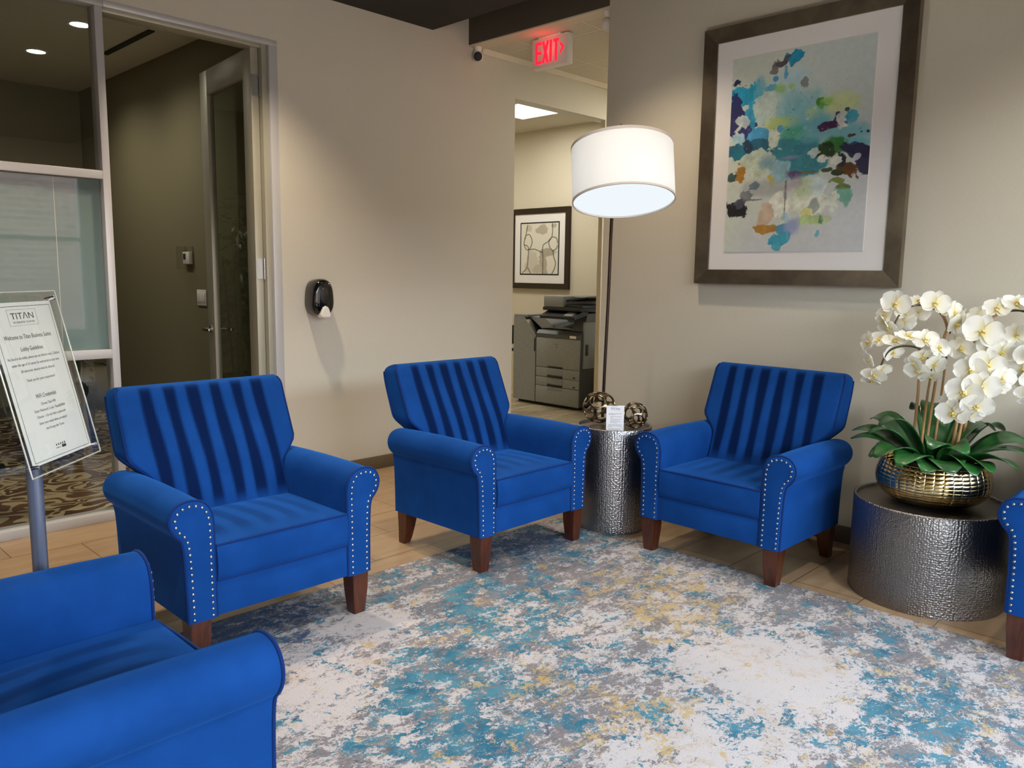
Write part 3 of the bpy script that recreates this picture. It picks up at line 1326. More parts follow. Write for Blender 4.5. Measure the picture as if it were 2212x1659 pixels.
# ------------------------------------------------------------------ openwork orbs
def orb_bm(r, ncell, hole, seed):
    rnd = random.Random(seed)
    pts = []
    while len(pts) < ncell:
        v = Vector((rnd.gauss(0, 1), rnd.gauss(0, 1), rnd.gauss(0, 1))).normalized()
        pts.append(v)
    for it in range(14):                       # relax the points a little
        for i in range(ncell):
            f = Vector()
            for j in range(ncell):
                if i != j:
                    d = pts[i]-pts[j]
                    f += d/max(d.length, 0.05)**3
            pts[i] = (pts[i]+f*0.02).normalized()
    hb = B()
    for p in pts:
        hb.verts.new(p)
    bmesh.ops.convex_hull(hb, input=hb.verts)
    hb.verts.ensure_lookup_table()
    bm = B()
    cen = {}
    for f in hb.faces:
        c = f.calc_center_median().normalized()
        cen[f] = c
    inner = {}
    vert = {f: bm.verts.new(c*r) for f, c in cen.items()}
    for v in hb.verts:
        fs = list(v.link_faces)
        n = v.co.normalized()
        a = n.orthogonal().normalized()
        b = n.cross(a)
        fs.sort(key=lambda f: math.atan2(cen[f].dot(b), cen[f].dot(a)))
        tw = rnd.uniform(-0.45, 0.45)
        c0 = sum((cen[f] for f in fs), Vector())/len(fs)
        ring = []
        for f in fs:
            d = cen[f]-c0
            d = d*math.cos(tw)+n.cross(d)*math.sin(tw)
            ring.append(bm.verts.new((c0+d*hole).normalized()*r))
        m = len(fs)
        for i in range(m):
            j = (i+1) % m
            try:
                bm.faces.new((vert[fs[i]], vert[fs[j]], ring[j], ring[i]))
            except ValueError:
                pass
    hb.free()
    bmesh.ops.recalc_face_normals(bm, faces=bm.faces)
    return bm


def orb(label, loc, r, ncell, hole, seed):
    o = make('openwork_orb', orb_bm(r, ncell, hole, seed), 'orb_bronze', angle=180)
    m = o.modifiers.new('solid', 'SOLIDIFY')
    m.thickness = r*0.11
    m.offset = -1
    s = o.modifiers.new('sub', 'SUBSURF')
    s.levels = s.render_levels = 2
    o.location = loc
    o.rotation_euler = (0.3, 0.5, seed)
    tag(o, label, 'decorative orb', 'bronze openwork orbs on the slim drum table')
    return o


orb('larger bronze openwork orb with wide holes, left of the small white card', (3.375, 2.645, 0.534+0.0955), 0.095, 14, 0.90, 3)
orb('smaller bronze openwork orb with dense loops, right of the small white card', (3.425, 2.447, 0.534+0.0725), 0.072, 26, 0.82, 8)

# small printed card in an acrylic block, at the front of the slim table
card = thing('sign_holder', 'small white notice card in an acrylic holder between the bronze orbs', 'sign', (3.262, 2.452, 0.534), R(37))
# local: face towards -x after rotation is the viewer side
CW, CH = 0.090, 0.138
make('acrylic_block', bx(-0.006, 0.006, -CW/2-0.003, CW/2+0.003, 0, CH+0.004, bev=0.001), 'acrylic', card)
make('notice', bx(-0.0068, -0.0062, -CW/2, CW/2, 0.002, CH+0.001), 'paper', card, smooth=False)


def card_text(dst, txt, zc, size, xo=0.0, align='CENTER', shear=0.0, width=None):
    t_ = text_bm(txt, size, align, shear, 0.0002, width)
    # text x -> local +y reversed (viewer looks along +x: right is -y), text y -> z
    m = Matrix(((0, 0, -1, -0.0072), (-1, 0, 0, xo), (0, 1, 0, zc), (0, 0, 0, 1)))
    join_bm(dst, t_, m)


bm = B()
card_text(bm, 'TIT\u039bN', 0.118, 0.015, width=0.046)
make('lettering', bm, 'ink', card, smooth=False, label='grey printed wordmark')
bm = B()
for k, (z, x0, x1) in enumerate(((0.098, 0.034, -0.034), (0.093, 0.034, 0.0), (0.083, 0.024, -0.034), (0.077, 0.024, 0.012), (0.070, 0.024, -0.034), (0.064, 0.024, -0.02), (0.057, 0.024, -0.030), (0.051, 0.024, -0.01), (0.041, 0.034, -0.034), (0.035, 0.034, -0.034), (0.029, 0.034, 0.014), (0.019, 0.034, -0.03), (0.012, 0.034, -0.022))):
    y = x0
    rr = random.Random(k)
    while y > x1:
        l = rr.uniform(0.004, 0.010)
        box(bm, -0.0071, -0.0066, max(y-l, x1), y, z-0.0007, z+0.0009)
        y -= l+0.0016
make('printed_lines', bm, 'ink_soft', card, smooth=False, label='rows of fine grey print')


# ------------------------------------------------------------------ pedestal sign
sign = thing('pedestal_sign', 'white lobby guidelines sign in clear acrylic on a grey pole', 'sign', (0.603, 2.40, 0))
bm = B()
tube(bm, [(0, 0, 0.012), (0, 0, 1.02)], 0.0195, 24)
make('pole', bm, 'pole_grey', sign, angle=50)
bm = B()
lathe(bm, [(0, 0), (0.15, 0), (0.152, 0.006), (0.148, 0.012), (0.03, 0.014), (0.028, 0.03), (0, 0.03)], 48)
make('base_plate', bm, 'pole_grey', sign)
bm = B()
ball(bm, (0.0120, -0.0165, 0.165), 0.0055, 10)
make('bolt', bm, 'steel', sign)
SU, SV, SN = Vector((0.7147, 0.6994, 0)), Vector((-0.1562, 0.1596, 0.9747)), Vector((0.6817, -0.6966, 0.2233))
SO = Vector((0.555, 2.215, 0.806))
SW, SH = 0.330, 0.473
SM = Matrix(((SU.x, SV.x, SN.x, SO.x), (SU.y, SV.y, SN.y, SO.y), (SU.z, SV.z, SN.z, SO.z), (0, 0, 0, 1)))


def sgn(bm, name, mat, **kw):
    bmesh.ops.transform(bm, matrix=SM, verts=bm.verts)
    return make(name, bm, mat, sign, local=False, **kw)


sgn(box(B(), 0, SW, 0, SH, -0.006, -0.0006, 0.001), 'acrylic_panel', 'acrylic', label='clear acrylic front sheet')
sgn(box(B(), 0, SW, 0, SH, -0.024, -0.018, 0.001), 'acrylic_panel', 'acrylic', label='clear acrylic back sheet')
bm = B()
for a, b in (((0, 0), (SW, 0)), ((SW, 0), (SW, SH)), ((SW, SH), (0, SH)), ((0, SH), (0, 0))):
    tube(bm, [(a[0], a[1], -0.003), (b[0], b[1], -0.003)], 0.0022, 6)
sgn(bm, 'polished_edge', 'grey_clear', label='milky polished sheet edge')
sgn(box(B(), 0.030, 0.310, 0.024, 0.448, -0.0135, -0.0128), 'poster', 'paper', smooth=False)
bm = B()
for u in (0.026, 0.312):
    for v in (0.024, 0.453):
        t_ = B()
        lathe(t_, [(0, -0.024), (0.006, -0.024), (0.006, 0.002), (0.0045, 0.005), (0, 0.0055)], 14)
        join_bm(bm, t_, Matrix.Translation((u, v, 0)))
sgn(bm, 'standoff', 'chrome', label='polished corner standoffs')
bm = B()
box(bm, 0.12, 0.21, 0.19, 0.28, -0.030, -0.024, 0.002)
sgn(bm, 'bracket', 'steel')
bm = B()
tube(bm, [(0, 0, 1.00), (SO+SU*0.165+SV*0.23+SN*(-0.027))-Vector((0.603, 2.40, 0))], 0.012, 12)
make('bracket_arm', bm, 'steel', sign)
ink = B()
soft = B()


def pt(dst, txt, u, v, size, width=None, shear=0.0, align='CENTER', off=0.0):
    t_ = text_bm(txt, size, align, shear, 0.0001, width, off)
    join_bm(dst, t_, Matrix.Translation((u, v, -0.0125)))


def bar(dst, u0, u1, v0, v1):
    box(dst, u0, u1, v0, v1, -0.0127, -0.0124)


for u0, u1, v0, v1 in ((0.043, 0.301, 0.031, 0.0322), (0.043, 0.301, 0.4368, 0.438), (0.043, 0.0442, 0.031, 0.438), (0.2998, 0.301, 0.031, 0.438)):
    bar(ink, u0, u1, v0, v1)
for u0, u1, v0, v1 in ((0.106, 0.230, 0.386, 0.3866), (0.106, 0.230, 0.4285, 0.4291), (0.106, 0.1066, 0.386, 0.4291), (0.2294, 0.230, 0.386, 0.4291)):
    bar(soft, u0, u1, v0, v1)
pt(ink, 'TIT\u039bN', 0.168, 0.4035, 0.024, 0.098)
pt(soft, 'BUSINESS SUITES', 0.169, 0.3925, 0.0075, 0.092)
pt(ink, 'Welcome to Titan Business Suites', 0.168, 0.3515, 0.0165, 0.205, 0.15)
pt(ink, 'Lobby Guidelines', 0.168, 0.3190, 0.0160, 0.098, 0.15)
for txt, v, wd in (('No food in the lobby, please use our kitchen area. Children', 0.2985, 0.230), ('under the age of 16 cannot be unattended at any time.', 0.2815, 0.212), ('All electronic devices must be silenced.', 0.2640, 0.152), ('Thank you for your cooperation!', 0.2385, 0.128),
                   ('Choose Titan Wifi', 0.1720, 0.067), ('Choose - I do not have a passcode', 0.1395, 0.132), ('Enter your email when prompted', 0.1225, 0.128), ('And Accept the Terms', 0.1060, 0.084)):
    pt(soft, txt, 0.170, v, 0.0105, wd, 0.15)
pt(ink, 'WiFi Credentials', 0.170, 0.1915, 0.0160, 0.092, 0.15)
pt(soft, 'Enter Network Code:', 0.1445, 0.1555, 0.0105, 0.088, 0.15)
pt(ink, 'Titan824044', 0.2160, 0.1555, 0.0105, 0.048, 0.15)
for k in range(5):
    c = (0.1515+k*0.0095, 0.0595)
    vs = []
    for q in range(10):
        rr = 0.0040 if q % 2 == 0 else 0.0018
        a = PI/2+q*PI/5
        vs.append((c[0]+rr*math.cos(a), c[1]+rr*math.sin(a)))
    prism(ink, vs, lambda x, y: (x, y, -0.0127), lambda x, y: (x, y, -0.0124))
pt(soft, 'review us', 0.1575, 0.0495, 0.0065, 0.022)
bar(ink, 0.174, 0.193, 0.048, 0.0555)
sgn(ink, 'lettering', 'ink', smooth=False, label='dark printed headings, border and stars')
sgn(soft, 'lettering', 'ink_soft', smooth=False, label='small grey printed lines')

# ------------------------------------------------------------------ arc floor lamp
lamp = thing('arc_floor_lamp', 'arc floor lamp with white drum shade and bronze pole', 'floor lamp', (3.76, 2.925, 0))
LO = Vector((3.76, 2.925, 0))
bm = B()
lathe(bm, [(0, 0), (0.155, 0), (0.158, 0.008), (0.155, 0.028), (0.02, 0.034), (0.016, 0.06), (0, 0.06)], 48)
make('base', bm, 'bronze_pole', lamp)
hd = Vector((0.797, 0.604, 0))
rt = Vector((0.604, -0.797, 0))
SC_C = Vector((2.712, 2.040, 1.745))
ax = (Vector((0, 0, 1))*math.cos(R(14.0))+hd*math.sin(R(14.0))-rt*math.tan(R(3.4))).normalized()
SR, SHH = 0.2085, 0.116
topc = SC_C+ax*SHH
ctrl = [(3.76, 2.925, 0.05), (3.752, 2.912, 0.65), (3.735, 2.885, 1.20), (3.700, 2.852, 1.62), (3.60, 2.765, 1.90), (3.40, 2.60, 2.03), (3.12, 2.37, 2.03), (2.90, 2.19, 1.965), tuple(topc+ax*0.015)]
bm = B()
tube(bm, [p-LO for p in spline(ctrl, 10)], 0.0095, 14)
make('arc_pole', bm, 'bronze_pole', lamp, angle=60)
a1 = ax.orthogonal().normalized()
b1 = ax.cross(a1)
LM = Matrix(((a1.x, b1.x, ax.x, SC_C.x), (a1.y, b1.y, ax.y, SC_C.y), (a1.z, b1.z, ax.z, SC_C.z), (0, 0, 0, 1)))


def lampart(bm, name, mat, par=None, **kw):
    bmesh.ops.transform(bm, matrix=LM, verts=bm.verts)
    return make(name, bm, mat, par or lamp, local=False, **kw)


bm = B()
lathe(bm, [(SR, -SHH), (SR, -SHH*0.3), (SR, SHH*0.3), (SR, SHH), (SR-0.002, SHH), (SR-0.002, -SHH)], 96, closed=True)
shade = lampart(bm, 'lamp_shade', 'lamp_fabric', angle=60)
bm = B()
lathe(bm, [(SR+0.0015, SHH-0.010), (SR+0.0015, SHH+0.001), (SR-0.004, SHH+0.001), (SR-0.004, SHH-0.010)], 96, closed=True)
lathe(bm, [(SR+0.0015, -SHH-0.001), (SR+0.0015, -SHH+0.007), (SR-0.004, -SHH+0.007), (SR-0.004, -SHH-0.001)], 96, closed=True)
lampart(bm, 'shade_trim', 'shade_trim', shade, angle=60)
bm = B()
lathe(bm, [(0, -SHH+0.006), (SR-0.005, -SHH+0.006), (SR-0.005, -SHH+0.009), (0, -SHH+0.009)], 96)
lampart(bm, 'diffuser', 'lamp_diffuser', shade, smooth=False, label='glowing white diffuser disc')
bm = B()
tube(bm, [(0, 0, 0.05), (0, 0, SHH+0.02)], 0.008, 10)
for k in range(3):
    a = 2*PI*k/3
    tube(bm, [(0, 0, SHH-0.004), ((SR-0.003)*math.cos(a), (SR-0.003)*math.sin(a), SHH-0.004)], 0.002, 6)
lampart(bm, 'spider', 'steel', shade)
pl = bpy.data.lights.new('lamp_bulb', 'POINT')
pl.energy = 9.5
pl.color = (1.0, 0.97, 0.93)
pl.shadow_soft_size = 0.05
po = bpy.data.objects.new('lamp_bulb', pl)
po.location = SC_C+ax*0.03-LO
COL.objects.link(po)
po.parent = lamp

# ------------------------------------------------------------------ numpy painting (pigment only)
_rng = np.random.RandomState(5)


def vnoise(u, v, sc, seed):
    rs = np.random.RandomState(seed)
    n = 64
    g = rs.rand(n, n)
    x, y = u*sc, v*sc
    xi, yi = np.floor(x).astype(int), np.floor(y).astype(int)
    fx, fy = x-xi, y-yi
    fx, fy = fx*fx*(3-2*fx), fy*fy*(3-2*fy)
    a, b = g[xi % n, yi % n], g[(xi+1) % n, yi % n]
    c, d = g[xi % n, (yi+1) % n], g[(xi+1) % n, (yi+1) % n]
    return (a*(1-fx)+b*fx)*(1-fy)+(c*(1-fx)+d*fx)*fy


def fbm(u, v, sc, seed, octv=5):
    s, a, t = 0, 1.0, 0
    for k in range(octv):
        s = s+a*vnoise(u, v, sc*2**k, seed+k)
        t += a
        a *= 0.55
    return s/t


def paint_grid(name, nu, nv, fcol, place, parent, mat='art_print'):
    """a flat sheet whose vertices carry the printed colours"""
    u, v = np.meshgrid(np.linspace(0, 1, nu), np.linspace(0, 1, nv))
    rgb = fcol(u, v)
    rgb = np.clip(rgb, 0, 255)/255.0
    rgb = np.where(rgb <= 0.04045, rgb/12.92, ((rgb+0.055)/1.055)**2.4)
    co = np.empty((nv, nu, 3))
    o_, eu, ev = (np.array(k, float) for k in place)
    co[:] = o_+u[..., None]*eu+v[..., None]*ev
    idx = np.arange(nu*nv).reshape(nv, nu)
    q = np.stack([idx[:-1, :-1], idx[:-1, 1:], idx[1:, 1:], idx[1:, :-1]], -1).reshape(-1, 4)
    me = bpy.data.meshes.new(name)
    me.vertices.add(nu*nv)
    me.vertices.foreach_set('co', co.reshape(-1))
    me.loops.add(q.size)
    me.loops.foreach_set('vertex_index', q.reshape(-1).astype(np.int32))
    me.polygons.add(len(q))
    me.polygons.foreach_set('loop_start', np.arange(0, q.size, 4, dtype=np.int32))
    me.update(calc_edges=True)
    ca = me.attributes.new('art', 'FLOAT_COLOR', 'POINT')
    ca.data.foreach_set('color', np.concatenate([rgb.reshape(-1, 3), np.ones((nu*nv, 1))], 1).reshape(-1))
    me.materials.append(M[mat])
    ob = bpy.data.objects.new(name, me)
    COL.objects.link(ob)
    ob.parent = parent
    return ob


BLOBS = [(0.368,0.755,0.219,0.126,(185,214,210),0,0.8),(0.501,0.663,0.168,0.105,(125,188,200),0,0.9),(0.591,0.591,0.155,0.071,(115,182,192),0,0.9),(0.480,0.574,0.085,0.046,(70,165,135),0,0.9),(0.526,0.478,0.177,0.086,(45,132,150),1,0.95),(0.456,0.516,0.105,0.053,(40,130,150),1,0.9),(0.103,0.801,0.098,0.068,(30,158,195),2,1),(0.046,0.732,0.063,0.103,(35,42,98),2,1),(0.132,0.635,0.047,0.089,(40,50,112),2,1),(0.158,0.701,0.041,0.075,(45,160,200),2,0.95),(0.222,0.608,0.076,0.051,(70,165,215),2,1),(0.193,0.522,0.192,0.045,(22,98,128),2,1),(0.075,0.502,0.074,0.042,(15,118,142),2,1),(0.145,0.539,0.031,0.028,(10,50,80),1,0.9),(0.068,0.593,0.079,0.038,(172,212,226),2,0.95),(0.093,0.673,0.042,0.024,(205,220,215),2,0.9),(0.343,0.585,0.049,0.074,(208,221,206),2,0.95),(0.264,0.462,0.110,0.055,(190,206,186),2,0.95),(0.269,0.764,0.060,0.074,(205,222,210),1,0.8),(0.362,0.938,0.058,0.018,(72,66,72),2,0.9),(0.325,0.917,0.025,0.033,(90,85,88),2,0.7),(0.413,0.958,0.034,0.016,(60,60,70),2,0.8),(0.475,0.956,0.036,0.029,(35,150,190),2,1),(0.402,0.979,0.013,0.009,(35,140,180),2,1),(0.483,0.866,0.075,0.052,(184,216,224),0,0.9),(0.329,0.870,0.014,0.011,(80,150,190),2,1),(0.542,0.833,0.021,0.039,(112,100,96),2,0.65),(0.404,0.901,0.014,0.026,(90,160,200),2,0.9),(0.284,0.826,0.045,0.012,(90,170,205),2,0.9),(0.363,0.817,0.037,0.017,(150,200,120),0,0.9),(0.449,0.821,0.027,0.014,(160,205,130),0,0.9),(0.387,0.647,0.087,0.033,(182,206,125),0,0.9),(0.380,0.615,0.018,0.020,(80,160,210),2,0.9),(0.213,0.837,0.040,0.040,(120,185,200),0,0.8),(0.770,0.702,0.114,0.044,(202,217,155),0,0.9),(0.662,0.712,0.025,0.027,(72,142,30),2,1),(0.707,0.721,0.036,0.024,(150,200,100),0,0.9),(0.620,0.678,0.064,0.032,(190,214,160),0,0.8),(0.860,0.625,0.052,0.038,(72,166,190),2,1),(0.792,0.562,0.198,0.038,(125,188,200),0,0.95),(0.910,0.509,0.102,0.025,(110,180,195),0,0.9),(0.634,0.626,0.064,0.052,(105,178,195),0,0.8),(0.744,0.610,0.075,0.017,(70,36,82),2,1),(0.776,0.638,0.014,0.025,(50,45,70),2,0.9),(0.834,0.671,0.014,0.009,(60,70,90),2,1),(0.794,0.631,0.035,0.028,(226,229,220),2,0.9),(0.872,0.546,0.033,0.011,(82,62,52),2,1),(0.939,0.559,0.009,0.006,(40,50,60),2,1),(0.981,0.559,0.008,0.005,(40,50,60),2,1),(0.762,0.507,0.097,0.045,(45,122,42),1,0.9),(0.723,0.494,0.067,0.039,(22,55,18),1,1),(0.833,0.495,0.044,0.019,(60,120,50),2,0.9),(0.902,0.503,0.030,0.019,(40,80,110),2,1),(0.931,0.464,0.101,0.031,(38,38,74),2,1),(0.970,0.417,0.051,0.056,(44,44,76),2,1),(0.860,0.399,0.095,0.035,(98,60,22),2,1),(0.831,0.433,0.035,0.032,(30,30,50),2,1),(0.917,0.440,0.024,0.015,(205,210,220),2,0.9),(0.778,0.436,0.031,0.018,(228,230,222),2,0.95),(0.687,0.448,0.045,0.022,(225,228,218),2,0.95),(0.638,0.477,0.031,0.016,(215,225,220),2,0.8),(0.801,0.377,0.053,0.012,(40,60,30),2,1),(0.737,0.394,0.045,0.008,(50,70,40),2,0.9),(0.581,0.390,0.111,0.007,(120,100,60),1,0.9),(0.506,0.381,0.052,0.028,(90,76,122),2,0.9),(0.460,0.470,0.058,0.009,(150,140,180),0,0.7),(0.804,0.339,0.040,0.014,(120,132,62),2,0.95),(0.852,0.305,0.039,0.013,(105,125,70),2,0.95),(0.856,0.257,0.057,0.031,(112,172,152),1,0.95),(0.766,0.270,0.013,0.010,(150,170,160),2,0.9),(0.102,0.417,0.038,0.035,(172,126,42),2,1),(0.035,0.396,0.028,0.025,(62,92,92),2,1),(0.342,0.370,0.024,0.035,(196,176,62),1,0.95),(0.310,0.449,0.065,0.034,(122,162,176),0,0.9),(0.398,0.400,0.061,0.050,(152,192,206),1,0.9),(0.306,0.324,0.149,0.038,(166,172,172),0,0.8),(0.223,0.342,0.036,0.015,(100,120,135),2,0.9),(0.097,0.221,0.059,0.041,(24,26,30),2,1),(0.099,0.256,0.032,0.021,(80,80,95),2,0.9),(0.160,0.289,0.038,0.024,(95,100,112),2,0.7),(0.229,0.269,0.072,0.006,(110,112,120),2,0.8),(0.383,0.232,0.088,0.075,(233,236,223),2,0.95),(0.612,0.250,0.138,0.099,(226,232,214),2,0.9),(0.651,0.334,0.078,0.041,(206,226,226),1,0.95),(0.560,0.312,0.056,0.053,(192,211,168),0,0.9),(0.510,0.341,0.048,0.033,(175,165,180),0,0.8),(0.661,0.229,0.044,0.039,(165,176,170),1,0.95),(0.609,0.188,0.045,0.023,(226,226,152),1,0.95),(0.630,0.154,0.088,0.019,(182,206,142),2,0.95),(0.709,0.148,0.013,0.016,(90,140,100),2,0.9),(0.740,0.167,0.027,0.039,(196,196,190),0,0.6),(0.297,0.180,0.059,0.052,(206,182,157),1,0.9),(0.312,0.118,0.075,0.018,(176,132,57),2,1),(0.442,0.115,0.073,0.029,(82,152,186),1,0.95),(0.514,0.127,0.057,0.035,(150,162,200),0,0.95),(0.457,0.176,0.033,0.027,(160,205,220),1,0.8),(0.418,0.057,0.088,0.034,(62,160,186),2,1),(0.401,0.020,0.040,0.017,(72,166,190),2,0.9),(0.688,0.080,0.018,0.015,(112,182,206),2,0.9),(0.485,0.073,0.021,0.020,(90,165,195),2,0.9),(0.449,0.270,0.007,0.094,(122,112,112),1,0.8)]


def col_abstract(u, v):
    base = np.empty(u.shape+(3,))
    n0 = fbm(u, v, 3, 1)
    n1 = fbm(u, v*1.3, 4, 21)
    pale = np.array([207, 216, 203.])
    blue = np.array([196, 208, 208.])
    lav = np.array([202, 204, 208.])
    wb = np.clip((u-0.45)*2.5+(n0-0.5)*2.2, 0, 1)[..., None]
    wl = np.clip((0.42-v)*2.2+(u-0.4)*0.8+(n1-0.5)*2, 0, 1)[..., None]
    base[:] = pale
    base = base*(1-wb*0.8)+blue*wb*0.8
    base = base*(1-wl*0.8)+lav*wl*0.8
    asp = 1.35
    k = 0
    for (bu, bv, ru, rv, c, h, o) in BLOBS:
        k += 1
        amp = (0.55, 0.75, 0.95)[h]
        sz = 1.0/max(ru, 0.03)
        wx = (fbm(u, v*asp, min(3+sz*0.55, 22), 100+k*7, 5)-0.5)*2
        d = np.sqrt(((u-bu)/ru)**2+((v-bv)/rv)**2)
        d = d*(1+0*wx)+wx*amp*np.clip(0.35+d, 0, 1.6)
        soft = (0.55, 0.16, 0.05)[h]
        m = np.clip((1.0+soft-d)/(2*soft), 0, 1)
        m = m*m*(3-2*m)*o
        tex = 1+(fbm(u, v*asp, 26, 300+k, 3)-0.5)*(0.10, 0.22, 0.30)[h]
        cc = np.array(c, float)*tex[..., None]
        base = base*(1-m[..., None])+cc*m[..., None]
    # fine spatter
    sp = vnoise(u, v*asp, 62, 77)
    near = np.clip(1.25-np.sqrt(((u-0.45)/0.5)**2+((v-0.58)/0.28)**2), 0, 1)
    m = (np.clip((sp-0.925)/0.03, 0, 1)*near)[..., None]
    base = base*(1-m*0.8)+np.array([50, 80, 110.])*m*0.8
    m = (np.clip((vnoise(u, v*asp, 50, 91)-0.93)/0.03, 0, 1)*near)[..., None]
    base = base*(1-m*0.7)+np.array([232, 236, 228.])*m*0.7
    base *= (1+(fbm(u, v*asp, 40, 55, 2)-0.5)*0.05)[..., None]
    return base


# ------------------------------------------------------------------ big framed picture on the right wall
pic = thing('framed_picture', 'large framed abstract picture in turquoise, white mat, pewter frame', 'picture', (4.0, 1.905, 1.298))
KF = 0.9888


def sc4(y, z, k):
    return y*k, 1.33+(z-1.33)*k


y1_, z0_ = sc4(2.482, 1.298, KF)
y0_, z1_ = sc4(1.369, 2.665, KF)
make('frame', ringframe(B(), y0_, y1_, z0_, z1_, 0.077, 3.955, 3.998, 0.010), 'frame_pewter', pic, local=False, smooth=False)
make('mat_board', bx(3.975, 3.980, y0_+0.06, y1_-0.06, z0_+0.06, z1_-0.06), 'mat_board', pic, local=False, smooth=False)
kp = 3.972/4.0
yl_, zb_ = sc4(2.298, 1.473, kp)
yr_, zt_ = sc4(1.548, 2.482, kp)
make('paper_sheet', bx(3.9715, 3.9745, yr_-0.002, yl_+0.002, zb_-0.002, zt_+0.002), 'mat_board', pic, local=False, smooth=False)
px_ = paint_grid('print', 300, 400, col_abstract, ((3.9710-4.0, yl_-1.905, zb_-1.298), (0, yr_-yl_, 0), (0, 0, zt_-zb_)), pic)
px_['label'] = 'abstract watercolour in turquoise, navy and green'
make('glazing', bx(3.9655, 3.968, y0_+0.07, y1_-0.07, z0_+0.07, z1_-0.07), 'art_glazing', pic, local=False, smooth=False)

# ------------------------------------------------------------------ picture in the copy room


def col_lines(u, v):
    n = fbm(u, v, 4, 9)
    base = np.empty(u.shape+(3,))
    base[:] = np.array([222, 218, 204.])
    for (bu, bv, ru, rv, c, s) in ((0.60, 0.86, 0.16, 0.09, (176, 168, 150), 3), (0.22, 0.90, 0.08, 0.08, (196, 190, 174), 5), (0.75, 0.42, 0.22, 0.09, (166, 158, 140), 7), (0.62, 0.22, 0.12, 0.22, (170, 162, 144), 11), (0.30, 0.25, 0.16, 0.25, (200, 194, 178), 13), (0.50, 0.10, 0.16, 0.08, (186, 178, 160), 17), (0.88, 0.94, 0.08, 0.04, (180, 174, 160), 19)):
        w_ = (fbm(u, v, 7, 40+s)-0.5)*1.5
        d = np.sqrt(((u-bu)/ru)**2+((v-bv)/rv)**2)+w_
        m = np.clip((1.1-d)/0.2, 0, 1)[..., None]*0.9
        base = base*(1-m)+np.array(c, float)*m
    lines = [[(0.10, 0.70), (0.14, 0.76), (0.22, 0.78), (0.29, 0.70), (0.30, 0.60), (0.24, 0.50), (0.16, 0.48), (0.10, 0.56), (0.09, 0.64), (0.12, 0.72), (0.18, 0.97)],
             [(0.09, 0.58), (0.20, 0.53), (0.20, 0.30), (0.17, 0.12), (0.05, 0.02)], [(0.20, 0.12), (0.27, 0.02)],
             [(0.22, 0.48), (0.36, 0.49), (0.50, 0.45), (0.59, 0.40), (0.60, 0.20), (0.60, 0.01)],
             [(0.59, 0.40), (0.60, 0.56), (0.72, 0.63), (0.80, 0.70), (0.86, 0.72), (0.95, 0.69), (0.97, 0.60)],
             [(0.83, 0.98), (0.84, 0.85), (0.82, 0.72), (0.75, 0.62), (0.78, 0.52), (0.86, 0.46), (0.95, 0.50), (0.97, 0.56)],
             [(0.86, 0.46), (0.88, 0.34), (0.93, 0.22), (0.90, 0.10), (0.84, 0.01)]]
    dmin = np.full(u.shape, 9.0)
    for ln in lines:
        pts = spline([Vector((a, b, 0)) for a, b in ln], 6)
        for p, q in zip(pts[:-1], pts[1:]):
            ex, ey = q.x-p.x, (q.y-p.y)*1.25
            L2 = ex*ex+ey*ey+1e-9
            t = np.clip(((u-p.x)*ex+(v-p.y)*1.25*ey)/L2, 0, 1)
            d = np.hypot(u-p.x-t*ex, (v-p.y)*1.25-t*ey)
            dmin = np.minimum(dmin, d)
    m = np.clip((0.013-dmin)/0.007, 0, 1)[..., None]*0.85
    return base*(1-m)+np.array([58, 52, 46.])*m


p2 = thing('framed_picture', 'small framed ink line drawing on the copy room wall above the copier', 'picture', (6.8, 6.23, 1.18))
ya, yb, za, zb2 = 5.79, 6.69, 1.178, 2.082
make('frame', ringframe(B(), ya, yb, za, zb2, 0.062, 6.762, 6.798, 0.006), 'frame_dark', p2, local=False, smooth=False)
make('mat_board', bx(6.778, 6.784, ya+0.05, yb-0.05, za+0.05, zb2-0.05), 'mat_board', p2, local=False, smooth=False)
make('inner_border', ringframe(B(), ya+0.150, yb-0.150, za+0.155, zb2-0.155, 0.014, 6.7755, 6.7785), 'black_matte', p2, local=False, smooth=False)
d2 = paint_grid('drawing', 110, 130, col_lines, ((6.7765-6.8, yb-0.160-6.23, za+0.165-1.18), (0, -(yb-ya-0.32), 0), (0, 0, zb2-za-0.33)), p2)

# ------------------------------------------------------------------ soap dispenser
dp = thing('soap_dispenser', 'glossy black wall dispenser with a pale push lever', 'dispenser', (2.715, 4.40, 1.06))
bm = B()
ol = []
for k in range(40):       # front outline, local x,z: narrow rounded top, wide belly
    a = 2*PI*k/40
    c, s = math.cos(a), math.sin(a)
    x = 0.082*math.copysign(abs(c)**0.75, c)
    z = 0.115*math.copysign(abs(s)**0.7, s)
    x *= 0.92-0.10*(z/0.115)
    ol.append((x, z+0.115))
rings = []
for y, k in ((0.0, 0.92), (-0.03, 0.97), (-0.075, 1.0), (-0.098, 0.96), (-0.112, 0.86), (-0.118, 0.70)):
    rings.append([bm.verts.new((x*k, y, 0.115+(z-0.115)*k+(0.004 if k < 0.9 else 0))) for x, z in ol])
for a, b in zip(rings[:-1], rings[1:]):
    for i in range(40):
        j = (i+1) % 40
        bm.faces.new((a[i], a[j], b[j], b[i]))
bm.faces.new(rings[0][::-1])
bm.faces.new(rings[-1])
make('housing', bm, 'black_gloss', dp, angle=60)
bm = B()
ball(bm, (0, -0.110, 0.125), 0.045, 18, (0.75, 0.30, 1.35))
make('window', bm, 'black_matte', dp, label='oval dark sight window')
bm = B()
pr = [(-0.040, 0.0), (-0.026, 0.050), (-0.010, 0.066), (0.010, 0.066), (0.026, 0.050), (0.040, 0.0), (0.034, -0.010), (-0.034, -0.010)]
prism(bm, pr, lambda x, z: (x, -0.085, z), lambda x, z: (x*0.85, -0.132, z*0.92+0.002))
